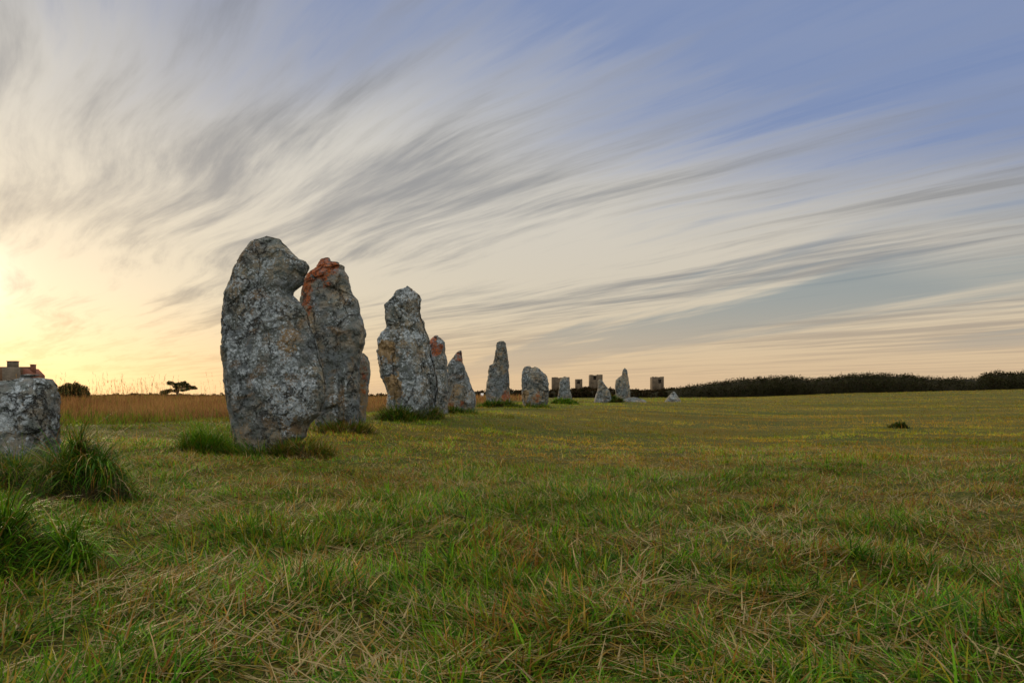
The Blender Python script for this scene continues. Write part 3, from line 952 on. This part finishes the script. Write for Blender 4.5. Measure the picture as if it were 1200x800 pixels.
# ------------------------------------------------------------------ tussocks
def tussock(label, x, y, rx, ry, h, n, ln, colw, droop=1.0, soil=0.0, width=0.006, lean0=(0.0, 0.7), seed=0, tone=1.0):
    """a turf mound with long blades arching out of it"""
    z0 = tz(x, y)
    bag = Bag()
    # the mound
    na, nr = 40, 14
    vv, cc = [], []
    for i in range(nr + 1):
        r = i / nr
        a = np.linspace(0, 2 * math.pi, na, endpoint=False)
        wob = 1 + 0.22 * (fbm(np.stack([np.cos(a) * 1.6, np.sin(a) * 1.6, np.full(na, seed * 2.3)], 1), 2, seed) - 0.5)
        xx, yy = x + rx * r * np.cos(a) * wob, y + ry * r * np.sin(a) * wob
        zz_ = terrain(xx, yy) - 0.03 + h * (1 - r ** 2.4) * (0.85 + 0.3 * fbm(XY3(xx, yy, 6), 3, seed + 2))
        vv.append(np.stack([xx, yy, zz_], 1))
    MV = np.concatenate(vv)
    i = np.arange(nr)[:, None] * na
    j = np.arange(na)[None]
    jn = (j + 1) % na
    q = np.stack([(i + j).ravel(), (i + na + j).ravel(), (i + na + jn).ravel(), (i + jn).ravel()], 1)
    mc = np.tile(np.array([(0.045, 0.036, 0.014)]), (len(MV), 1)) * (0.6 + 0.9 * fbm(MV * 14, 3, seed)[:, None])
    bag.add(MV, q, np.zeros((0, 3), int), mc)
    r = np.sqrt(rng.random(n)) * np.where(rng.random(n) < 0.25, rng.uniform(1.0, 1.45, n), 1.0)
    if soil:
        r = np.where(rng.random(n) < soil, r ** 2 * 0.7, r)
    a = rng.uniform(0, 2 * math.pi, n)
    bx, by = x + rx * r * np.cos(a), y + ry * r * np.sin(a)
    bz = terrain(bx, by) - 0.04 + h * np.clip(1 - r ** 2.4, 0, 1) * 0.95
    nt2 = 26      # tufts that share a lean
    tx, ty = rng.uniform(-1, 1, nt2), rng.uniform(-1, 1, nt2)
    kt = ((r * np.cos(a))[:, None] - tx) ** 2 + ((r * np.sin(a))[:, None] - ty) ** 2
    kt = kt.argmin(1)
    az = np.arctan2(rx * np.cos(a) * r, ry * np.sin(a) * r) + rng.normal(0, 0.45, n) + rng.normal(0, 1.1, nt2)[kt]
    lean = rng.uniform(lean0[0], lean0[1], n) + 0.35 * r
    bend = rng.uniform(0.3, 1.9, n) * droop
    L = rng.uniform(ln[0], ln[1], n) * rng.uniform(0.4, 1.4, nt2)[kt]
    L = L * np.where(r > 1.0, 0.6, 1.0)
    bend = bend * rng.uniform(0.6, 1.3, nt2)[kt]
    col, k = pick(np.tile(np.array(colw, float), (n, 1)), n)
    col *= rng.uniform(0.7, 1.2, nt2)[kt][:, None] * tone
    wd = width * rng.uniform(0.6, 1.3, n)
    wd = np.maximum(wd, 0.0007 * y)
    bag.add(*blades(np.stack([bx, by, bz], 1), az, lean, bend, L, wd, col, 5 if y < 8 else (4 if y < 14 else 3), rng.uniform(-0.6, 0.6, n)))
    V0 = np.array([x, y, z0])
    bag.V = [p - V0 for p in bag.V]
    o = bag.build('grass_tussock', MAT_GRASS)
    o.location = V0
    tag(o, label, 'grass tussock', 'tussocks of long grass')
    return o


GREEN = (0.40, 0.75, 0.14, 0.06, 0.01, 0.03)
DEEP = (0.70, 0.20, 0.18, 0.11, 0.07, 0.06)
BROWN = (0.35, 0.15, 0.3, 0.12, 0.2, 0.15)
xw = lambda px, d: (px - CX) / F * d
tussock('bright green tussock of arching grass at the left edge of the photo, nearest the viewer', xw(5, 4.1), 4.1, .40, .34, .22, 2800, (.12, .34), GREEN, 1.15, width=.0095, tone=.95, seed=1)
tussock('dark shaggy tussock with drooping blades over bare soil, beside the broad low stone', xw(96, 6.9), 6.9, .42, .36, .36, 3000, (.16, .46), DEEP, 1.75, soil=.2, width=.009, tone=1.0, seed=2)
tussock('dim grass clump between the broad low stone and the bright green tussock', xw(22, 7.6), 7.6, .55, .4, .26, 3600, (.12, .34), DEEP, 1.2, width=.007, seed=3, tone=.85)
tussock('tall green tuft at the left foot of the largest stone', xw(246, 11.7), 11.7, .42, .4, .16, 2400, (.18, .52), GREEN, 1.0, width=.007, seed=4)
tussock('dark trampled tuft in front of the foot of the largest stone', xw(300, 11.35), 11.35, .55, .22, .06, 1800, (.10, .30), DEEP, 0.9, width=.008, seed=5, tone=.8)
tussock('brownish heap of matted grass at the right foot of the largest stone', xw(352, 11.6), 11.6, .48, .34, .20, 2600, (.10, .32), BROWN, 1.1, width=.006, seed=6, tone=.85)
tussock('dark matted grass around the foot of the red-shouldered stone', xw(402, 15.6), 15.6, .62, .4, .10, 2200, (.10, .34), BROWN, 1.0, width=.008, seed=7, tone=.8)
tussock('leafy dark green tuft at the left front of the knobbly stone', xw(468, 18.8), 18.8, .52, .4, .18, 2300, (.12, .36), DEEP, 1.0, width=.009, seed=8, tone=.8)
tussock('rounded green clump at the right foot of the knobbly stone', xw(500, 19.6), 19.6, .4, .35, .18, 1700, (.12, .34), DEEP, 1.0, width=.009, seed=9, tone=.8)
tussock('low dark clump along the foot of the leaning triangular stone', xw(534, 23.3), 23.3, .62, .35, .10, 1700, (.10, .30), DEEP, 1.0, width=.010, seed=10, tone=.8)
tussock('dark clump of grass round the foot of the square-topped finger stone', xw(585, 31.2), 31.2, .8, .5, .16, 1800, (.12, .38), DEEP, 1.0, width=.012, seed=11, tone=.8)
tussock('dark clump of grass round the foot of the cleft stone', xw(628, 36.2), 36.2, .8, .5, .14, 1700, (.12, .38), DEEP, 1.0, width=.013, seed=12, tone=.8)
tussock('tuft of grass round the foot of the small pale grey stone', xw(662, 44.2), 44.2, .75, .5, .26, 2000, (.10, .26), GREEN, 1.3, width=.015, seed=13)
tussock('grassy clump between the slanting stone and the thumb-tipped stone', xw(716, 52.2), 52.2, .85, .6, .34, 2200, (.12, .3), DEEP, 1.3, width=.016, seed=14, tone=.8)
tussock('lone dark tussock far out in the open field on the right', xw(1053, 22.2), 22.2, .26, .2, .12, 1500, (.08, .2), DEEP, 1.1, width=.010, seed=15, tone=.5)


def stalk(label, pts, rad, col, heads=0):
    """one dry stem: a bent tapering tube, with a seed head when it has one"""
    p = np.array(pts, float)
    base = np.array([p[0, 0], p[0, 1], tz(p[0, 0], p[0, 1])])
    tt = np.linspace(0, 1, 16)
    sp = np.stack([np.interp(tt, np.linspace(0, 1, len(p)), p[:, i]) for i in range(3)], 1)
    for _ in range(2):
        sp[1:-1] = (sp[:-2] + 2 * sp[1:-1] + sp[2:]) / 4
    bag = Bag()
    a = np.linspace(0, 2 * math.pi, 6, endpoint=False)
    vv = [sp[i] + np.stack([np.cos(a), np.sin(a), np.zeros(6)], 1) * rad * (1 - 0.6 * tt[i]) for i in range(16)]
    i = np.arange(15)[:, None] * 6
    j = np.arange(6)[None]
    q = np.stack([(i + j).ravel(), (i + (j + 1) % 6).ravel(), (i + 6 + (j + 1) % 6).ravel(), (i + 6 + j).ravel()], 1)
    Vv = np.concatenate(vv)
    bag.add(Vv - base, q, np.zeros((0, 3), int), np.tile(np.array([col]), (len(Vv), 1)))
    if heads:
        f = rng.uniform(0.82, 1.0, heads)
        r0 = np.stack([np.interp(f, tt, sp[:, i]) for i in range(3)], 1) - base
        bag.add(*blades(r0, rng.uniform(0, 6.28, heads), rng.uniform(0.1, 0.6, heads), np.zeros(heads), rng.uniform(0.008, 0.022, heads),
                        np.full(heads, 0.003), np.tile(np.array([col]), (heads, 1)), 1))
    o = bag.build('grass_stalk', MAT_DRY)
    o.location = base
    return tag(o, label, 'grass stalk', 'dry stalks rising from the turf')


def P3(px, py, d):
    return tuple(W(px, py, d))


stalk('tall straight straw-coloured stalk standing in the right foreground', [P3(1040, 792, 2.75), P3(1048, 755, 2.76), P3(1058, 718, 2.78), P3(1068, 677, 2.8)], .0032, (.36, .27, .11), 14)
stalk('thinner olive stalk with a seed head, right of the tall straw-coloured stalk', [P3(1158, 765, 3.0), P3(1163, 735, 3.0), P3(1170, 700, 3.02), P3(1175, 684, 3.03)], .0026, (.22, .19, .07), 40)
stalk('bent straw stem arching like a hook in the lower right corner', [P3(1082, 772, 2.7), P3(1090, 742, 2.7), P3(1098, 738, 2.71), P3(1112, 752, 2.72), P3(1124, 788, 2.74)], .0028, (.33, .22, .09))
stalk('short dark brown dock stem in the mid right turf', [P3(1040, 650, 4.35), P3(1044, 632, 4.36), P3(1050, 614, 4.38)], .003, (.07, .035, .02), 20)
stalk('brown broken stem with a curled pale tip beside the broad low stone', [P3(66, 515, 7.0), P3(70, 500, 7.0), P3(76, 491, 7.0), P3(80, 492, 7.0), P3(80, 497, 7.0)], .006, (.16, .10, .06))


# ------------------------------------------------------------------ leaf clouds: scrub, bush, pine
def leaf_cloud(cen, rad, n, size, cols, shell=0.55, up=0.0):
    k = rng.choice(len(cen), n, p=(rad.prod(1) ** 0.8) / (rad.prod(1) ** 0.8).sum())
    v = rng.normal(size=(n, 3))
    v /= np.linalg.norm(v, axis=1, keepdims=True)
    r = (shell + (1 - shell) * rng.random(n)) * rng.uniform(0.85, 1.12, n)
    p = cen[k] + rad[k] * v * r[:, None]
    t1 = rng.normal(size=(n, 3))
    t1[:, 2] += up
    t1 /= np.linalg.norm(t1, axis=1, keepdims=True)
    t2 = np.cross(t1, rng.normal(size=(n, 3)))
    t2 /= np.linalg.norm(t2, axis=1, keepdims=True)
    s = size * rng.uniform(0.5, 1.4, n)[:, None]
    Vv = np.stack([p - t1 * s, p + t2 * s * 0.45, p + t1 * s, p - t2 * s * 0.45], 1).reshape(-1, 3)
    q = (np.arange(n) * 4)[:, None] + np.arange(4)[None]
    c = np.array(cols)[rng.integers(0, len(cols), n)] * rng.uniform(0.6, 1.3, (n, 1)) * (0.75 + 0.5 * fbm(p * 0.8, 2, 4)[:, None])
    return Vv, q, np.zeros((0, 3), int), np.repeat(c, 4, 0)


def scrub_line(name, label, tops, bases, d, thick, n, size, cols, twigs=0, seed=0, core=True):
    """a long bank of scrub: top outline (px, py), foot line from the terrain"""
    tp = np.array(tops, float)
    px = np.arange(tp[0, 0], tp[-1, 0], 4.0)
    bag = Bag()
    cen, rad = [], []
    for row in range(3):
        dd = d if np.isscalar(d) else np.interp(px, [q[0] for q in d], [q[1] for q in d])
        dd = dd + np.zeros_like(px) + thick * row / 2 + rng.normal(0, thick * 0.1, len(px))
        X = (px + rng.normal(0, 1.5, len(px)) - CX) / F * dd
        Zt = EYE + (HY - np.interp(px, tp[:, 0], tp[:, 1])) / F * dd + rng.normal(0, 0.10, len(px))
        if row == 0:
            Zt = Zt - 0.35 * (Zt - terrain(X, dd)) * rng.uniform(0.4, 1.2, len(px))
        Zb = terrain(X, dd)
        hh = np.maximum(Zt - Zb, 0.3)
        rx_ = np.maximum(hh * 0.42, 0.35) * rng.uniform(0.8, 1.3, len(px))
        cen.append(np.stack([X, dd, Zb + hh * 0.52], 1))
        rad.append(np.stack([rx_, rx_, hh * 0.5], 1))
    cen, rad = np.concatenate(cen), np.concatenate(rad)
    bag.add(*leaf_cloud(cen, rad, n, size, cols, 0.7, 0.5))
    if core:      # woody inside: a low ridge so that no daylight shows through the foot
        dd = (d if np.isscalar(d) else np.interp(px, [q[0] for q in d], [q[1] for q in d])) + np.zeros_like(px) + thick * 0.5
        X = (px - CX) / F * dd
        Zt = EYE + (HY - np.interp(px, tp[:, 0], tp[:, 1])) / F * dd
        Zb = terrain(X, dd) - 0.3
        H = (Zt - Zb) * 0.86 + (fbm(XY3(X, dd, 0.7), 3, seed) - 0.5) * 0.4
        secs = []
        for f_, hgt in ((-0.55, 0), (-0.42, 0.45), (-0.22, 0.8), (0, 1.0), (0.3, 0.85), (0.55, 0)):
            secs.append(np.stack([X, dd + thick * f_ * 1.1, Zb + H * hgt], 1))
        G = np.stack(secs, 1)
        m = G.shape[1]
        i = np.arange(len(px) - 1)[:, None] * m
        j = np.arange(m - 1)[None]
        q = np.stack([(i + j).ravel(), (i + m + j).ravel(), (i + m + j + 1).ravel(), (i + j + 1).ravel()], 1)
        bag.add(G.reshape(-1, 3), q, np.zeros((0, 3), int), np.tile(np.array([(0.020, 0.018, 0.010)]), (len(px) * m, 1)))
    if twigs:
        k = rng.integers(0, len(cen), twigs)
        root = cen[k] + np.stack([rng.normal(0, .3, twigs), rng.normal(0, .3, twigs), rad[k, 2] * rng.uniform(0.5, 0.95, twigs)], 1)
        bag.add(*blades(root, rng.normal(1.4, 0.8, twigs), rng.uniform(0.0, 0.7, twigs), rng.uniform(0, 0.5, twigs), rng.uniform(0.2, 0.5, twigs),
                        np.full(twigs, size * 0.55), np.tile(np.array([(0.035, 0.038, 0.014)]), (twigs, 1)), 2))
    o = bag.build(name, MAT_LEAF)
    return tag(o, label, 'scrub', kind='stuff')


DK = [(0.016, 0.020, 0.007), (0.024, 0.026, 0.009), (0.022, 0.015, 0.007), (0.030, 0.027, 0.010)]
BR = [(0.026, 0.017, 0.008), (0.036, 0.023, 0.01), (0.018, 0.018, 0.007)]
scrub_line('windswept_scrub', 'dark windswept scrub along the far right edge of the field',
           [(780, 456.5), (800, 452), (820, 449.5), (850, 446), (880, 442.5), (900, 441), (920, 440), (940, 441), (952, 443.5), (970, 441), (990, 439), (1013, 437.5),
            (1040, 437.5), (1060, 438), (1075, 440), (1090, 442), (1110, 442.5), (1135, 441.5), (1147, 442.5), (1156, 437), (1167, 434.5), (1180, 436), (1200, 434.5), (1230, 433),
            (1280, 436), (1400, 434), (1560, 433)], None, [(780, 124), (1000, 116), (1200, 108), (1560, 98)], 5.0, 120000, 0.11, DK, 900, 3)
scrub_line('heath_hedge', 'long low dark hedge of heath behind the row of stones',
           [(-260, 461), (0, 461), (60, 463), (110, 464.5), (130, 463), (165, 461), (200, 462), (230, 462.5), (262, 462), (330, 462), (420, 462), (445, 462), (520, 460), (560, 458.5), (585, 457.5), (600, 457.5),
            (640, 456.5), (680, 455), (690, 454.5), (720, 456), (740, 456.5), (760, 457), (790, 455.5), (800, 456)], None,
           [(-260, 100), (260, 112), (560, 126), (800, 130)], 4.0, 52000, 0.17, BR, 500, 5)


def bush():
    d = 62.0
    x, = [(84 - CX) / F * d]
    z0 = tz(x, d)
    root = empty('round_bush', (x, d, z0))
    cen = np.array([(-1.0, 0, .75), (-.35, .1, 1.0), (.35, -.1, 1.05), (.8, .1, .85), (-.1, -.4, .7), (.2, .5, .8), (1.0, -.1, .5), (-1.25, 0, .45)])
    k = (EYE + (HY - 447.5) / F * d - z0) / 1.55
    cen = cen * np.array([0.92, 1, k])
    rad = np.array([(.5, .5, .5)] * 8) * np.array([1, 1, k]) * 1.02
    b = Bag()
    b.add(*leaf_cloud(cen, rad, 9000, 0.075, [(0.045, 0.058, 0.018), (0.065, 0.055, 0.018), (0.085, 0.05, 0.02)], 0.35, 0.3))
    b.build('foliage', MAT_LEAF, root)
    s = Bag()
    n = 14
    s.add(*blades(np.zeros((n, 3)), rng.uniform(0, 6.28, n), rng.uniform(.1, .8, n), np.zeros(n), rng.uniform(.7, 1.3, n), np.full(n, .06), np.tile([(.05, .035, .02)], (n, 1)), 3))
    s.build('stem', MAT_BARK, root)
    tag(root, 'rounded dark bush on the skyline just right of the broad low stone', 'bush')


bush()


def tube(pts, radii, nseg=8):
    pts = np.array(pts, float)
    vs = []
    a = np.linspace(0, 2 * math.pi, nseg, endpoint=False)
    for i, p in enumerate(pts):
        t = pts[min(i + 1, len(pts) - 1)] - pts[max(i - 1, 0)]
        t /= np.linalg.norm(t)
        u_ = np.cross(t, (0.0, 1.0, 0.1))
        u_ /= np.linalg.norm(u_)
        w_ = np.cross(t, u_)
        vs.append(p + radii[i] * (np.cos(a)[:, None] * u_ + np.sin(a)[:, None] * w_))
    i = np.arange(len(pts) - 1)[:, None] * nseg
    j = np.arange(nseg)[None]
    q = np.stack([(i + j).ravel(), (i + (j + 1) % nseg).ravel(), (i + nseg + (j + 1) % nseg).ravel(), (i + nseg + j).ravel()], 1)
    return np.concatenate(vs), q


def pine():
    d = 84.0
    x = (209 - CX) / F * d
    z0 = tz(x, d)
    root = empty('pine_tree', (x, d, z0))
    ptz = lambda px, py, dy=0.0: np.array([(px - 209) / F * d, dy, EYE + (HY - py) / F * d - z0])
    limbs = [([ptz(206, 475), ptz(207, 464), ptz(209, 458), ptz(210, 453)], [.16, .13, .11, .08]),
             ([ptz(208, 460), ptz(201, 458.5, .2), ptz(192, 459.5, .3)], [.08, .06, .03]),
             ([ptz(209, 457), ptz(204, 452.5, -.2), ptz(201, 449.5, -.3)], [.08, .06, .03]),
             ([ptz(210, 455), ptz(218, 453.5, .2), ptz(226, 455.5, .3)], [.08, .06, .03]),
             ([ptz(210, 453), ptz(213, 450, .1), ptz(214, 448.5, .1)], [.06, .05, .03])]
    b = Bag()
    for p, r in limbs:
        Vv, q = tube(p, r)
        b.add(Vv, q, np.zeros((0, 3), int), np.tile([(.05, .035, .02)], (len(Vv), 1)))
    b.build('trunk', MAT_BARK, root)
    pads = [(201, 448.8, 5, 1.8, -.3), (206, 450, 5, 1.6, .2), (212, 449.5, 4.5, 2, .1), (215, 447.8, 2.6, 1.2, .3), (217, 452.5, 6, 1.8, .3), (223, 453.8, 6, 1.6, .3),
            (227, 454.5, 4, 1.4, .2), (221, 456.2, 5, 1.2, -.3), (191, 458.5, 5, 1.3, .3), (198, 457.3, 5, 1.5, .1), (194, 460, 6, 1.0, -.2), (210, 453, 5, 1.5, -.4), (204, 453, 3, 1.2, .3), (205, 457, 4, 1.3, .2), (215, 457, 5, 1.2, -.2), (219, 449.8, 3, 1.0, .1)]
    cen = np.array([ptz(a, b_, e) for a, b_, _, _, e in pads])
    rad = np.array([(w_ / F * d, w_ / F * d * 1.1, h_ * 1.4 / F * d) for _, _, w_, h_, _ in pads])
    f = Bag()
    f.add(*leaf_cloud(cen, rad, 4200, 0.085, [(0.035, 0.05, 0.016), (0.05, 0.055, 0.018), (0.06, 0.045, 0.018)], 0.2, 0.2))
    f.build('crown', MAT_LEAF, root)
    tag(root, 'small flat-topped pine leaning on the skyline left of the largest stone', 'tree')


pine()


# ------------------------------------------------------------------ buildings
def box(x0, x1, y0, y1, z0, z1):
    v = np.array([(x0, y0, z0), (x1, y0, z0), (x1, y1, z0), (x0, y1, z0), (x0, y0, z1), (x1, y0, z1), (x1, y1, z1), (x0, y1, z1)], float)
    q = np.array([(0, 3, 2, 1), (4, 5, 6, 7), (0, 1, 5, 4), (1, 2, 6, 5), (2, 3, 7, 6), (3, 0, 4, 7)])
    return v, q


def boxes(name, lst, mat, parent):
    vs, qs, n = [], [], 0
    for b in lst:
        v_, q_ = box(*b)
        vs.append(v_)
        qs.append(q_ + n)
        n += 8
    return mesh_obj(name, np.concatenate(vs), np.concatenate(qs), None, mat, parent)


def ruin_tower(label, px0, px1, pyt, d, win, depth=2.6, seed=0):
    """roofless square tower of rubble, walls with real thickness, an opening in its front; win = (px0, px1, py0, py1) or None"""
    s = d / F
    w = (px1 - px0) * s
    x = ((px0 + px1) / 2 - CX) * s
    z0 = tz(x, d)
    H = EYE + (HY - pyt) * s - z0
    root = empty('ruined_tower', (x, d, z0))
    t = 0.42
    nseg = 9
    r_ = np.random.default_rng(seed)
    jag = lambda: H + r_.uniform(-0.14, 0.03)
    L = []
    edges = np.linspace(-w / 2, w / 2, nseg + 1)
    if win:
        a0, a1 = ((win[0] - (px0 + px1) / 2) * s, (win[1] - (px0 + px1) / 2) * s)
        b0, b1 = EYE + (HY - win[3]) * s - z0, EYE + (HY - win[2]) * s - z0
        edges = np.unique(np.concatenate([edges[(edges < a0 - .05) | (edges > a1 + .05)], [a0, a1]]))
    for e0, e1 in zip(edges[:-1], edges[1:]):
        top = jag()
        pr = r_.uniform(0, 0.02)
        if win and e0 >= a0 - 1e-6 and e1 <= a1 + 1e-6:
            L.append((e0, e1, 0 - pr, t, -0.5, b0))
            L.append((e0, e1, 0 - pr, t, b1, top))
        else:
            L.append((e0, e1, 0 - pr, t, -0.5, top))
        L.append((e0, e1, depth - t, depth, -0.5, jag() - 0.1))
    for y0, y1 in ((t, depth * .5), (depth * .5, depth - t)):
        L.append((-w / 2, -w / 2 + t, y0, y1, -0.5, jag()))
        L.append((w / 2 - t, w / 2, y0, y1, -0.5, jag()))
    boxes('wall', L, MAT_RUIN, root)
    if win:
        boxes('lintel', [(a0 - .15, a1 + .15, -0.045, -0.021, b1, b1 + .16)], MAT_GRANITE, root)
        boxes('opening_shade', [(a0, a1, t * .7, t * .9, b0 - .01, b1 + .01)], MAT_DARK, root)  # dark plate standing in for the shade inside the opening
    tag(root, label, 'ruin', 'ruined towers of the manor beyond the hedge')


ruin_tower('brown ruined tower partly hidden by the small pale grey stone', 647, 667.5, 441.8, 175, None, 3.0, 1)
ruin_tower('smallest and most distant of the ruined towers, a dark cube on the hedge line', 674.5, 682.5, 444, 230, (676.5, 679.8, 446.2, 449.6), 2.2, 2)
ruin_tower('widest ruined tower, behind the slanting stone, with a small dark window near its top', 691.5, 706.2, 438.8, 170, (695.4, 698.6, 441, 444.8), 3.0, 3)
ruin_tower('ruined tower standing alone to the right, above the humped boulder', 764.6, 778, 441.2, 165, (771.6, 775, 444.8, 448.8), 2.8, 4)


def cottage():
    d = 140.0
    s = d / F
    gx_ = (15 - CX) * s
    z0 = tz(gx_, d)
    root = empty('stone_house', (gx_, d, z0))
    zz_ = lambda py: EYE + (HY - py) * s - z0
    xx_ = lambda px: (px - 15) * s
    eave, ridge = zz_(449), zz_(429.8)
    x0, x1 = xx_(-75), xx_(22)
    y0, y1 = 0.0, 7.0
    ym = 3.5
    # wall: long box with gables
    V_ = np.array([(x0, y0, -.6), (x1, y0, -.6), (x1, y1, -.6), (x0, y1, -.6), (x0, y0, eave), (x1, y0, eave), (x1, y1, eave), (x0, y1, eave),
                   (x0, ym, ridge - .12), (x1, ym, ridge - .12)])
    mesh_obj('wall', V_, [(0, 1, 5, 4), (1, 2, 6, 5), (2, 3, 7, 6), (3, 0, 4, 7)], [(5, 6, 9), (7, 4, 8)], MAT_GRANITE, root)
    boxes('gable', [(xx_(4), xx_(22.2), -.35, .45, -.6, zz_(429.9))], MAT_GRANITE, root)
    ov = 0.25
    R_ = []
    for sg in (0, 1):
        ye = y0 - ov if sg == 0 else y1 + ov
        ze = eave - 0.12
        for zo in (0, .14):
            R_ += [(x0 - ov, ye, ze + zo), (x1 + .12, ye, ze + zo), (x1 + .12, ym, ridge + zo), (x0 - ov, ym, ridge + zo)]
    q = []
    for b in (0, 8):
        q += [(b, b + 1, b + 2, b + 3), (b + 4, b + 7, b + 6, b + 5), (b, b + 4, b + 5, b + 1), (b + 1, b + 5, b + 6, b + 2), (b, b + 3, b + 7, b + 4)]
    roof = mesh_obj('roof', np.array(R_), q, None, MAT_SLATE, root)
    boxes('chimney', [(xx_(9.3), xx_(20.5), -.30, .40, ridge - .3, zz_(423.6)), (xx_(8.9), xx_(20.9), -.40, .50, zz_(423.6), zz_(422.9))], MAT_GRANITE, roof)
    # lean-to at the gable with a brick stack
    xa, xb = x1 + .01, xx_(30)
    W2 = np.array([(xa, 1.2, -.6), (xb, 1.2, -.6), (xb, 5.8, -.6), (xa, 5.8, -.6), (xa, 1.2, zz_(431)), (xb, 1.2, zz_(439)), (xb, 5.8, zz_(439)), (xa, 5.8, zz_(431))])
    w2 = mesh_obj('side_wing', W2, [(0, 1, 5, 4), (1, 2, 6, 5), (2, 3, 7, 6), (3, 0, 4, 7), (4, 5, 6, 7)], None, MAT_BRICK, root)
    w2['label'] = 'narrow reddish side wing'
    c2 = boxes('chimney', [(xx_(23.2), xx_(27.2), 3.0, 3.8, zz_(440), zz_(426.6)), (xx_(22.9), xx_(27.5), 2.9, 3.9, zz_(426.6), zz_(426))], MAT_BRICK, root)
    c2['label'] = 'slim red brick chimney'
    # front openings
    for px in (-60, -42, -24, -6, 8):
        f = boxes('window', [(xx_(px), xx_(px) + .9, -.06, .02, 1.0, 2.3)], MAT_PALE, root)
        boxes('pane', [(xx_(px) + .09, xx_(px) + .81, -.09, -.061, 1.09, 2.21)], MAT_DARK, f)
    boxes('door', [(xx_(-14), xx_(-14) + 1.0, -.06, .02, -.1, 2.1)], MAT_DARK, root)
    tag(root, 'stone house with chimneys at the left edge, rising behind the broad low stone', 'house')


cottage()




# a pale block far behind the finger stone
def pale_block():
    d = 120.0
    x = (565 - CX) / F * d
    z0 = tz(x, d)
    zc_ = EYE + (HY - 462.4) / F * d - z0
    V_, q = box(-.26, .26, -.2, .2, -0.1, zc_ + .16)
    V_[4:, 0] *= .8
    V_[6:, 2] += .06
    o = mesh_obj('pale_rock', V_, q, None, MAT_PALE)
    o.location = (x, d, z0)
    tag(o, 'tiny white block against the dark hedge left of the finger stone', 'rock')


pale_block()
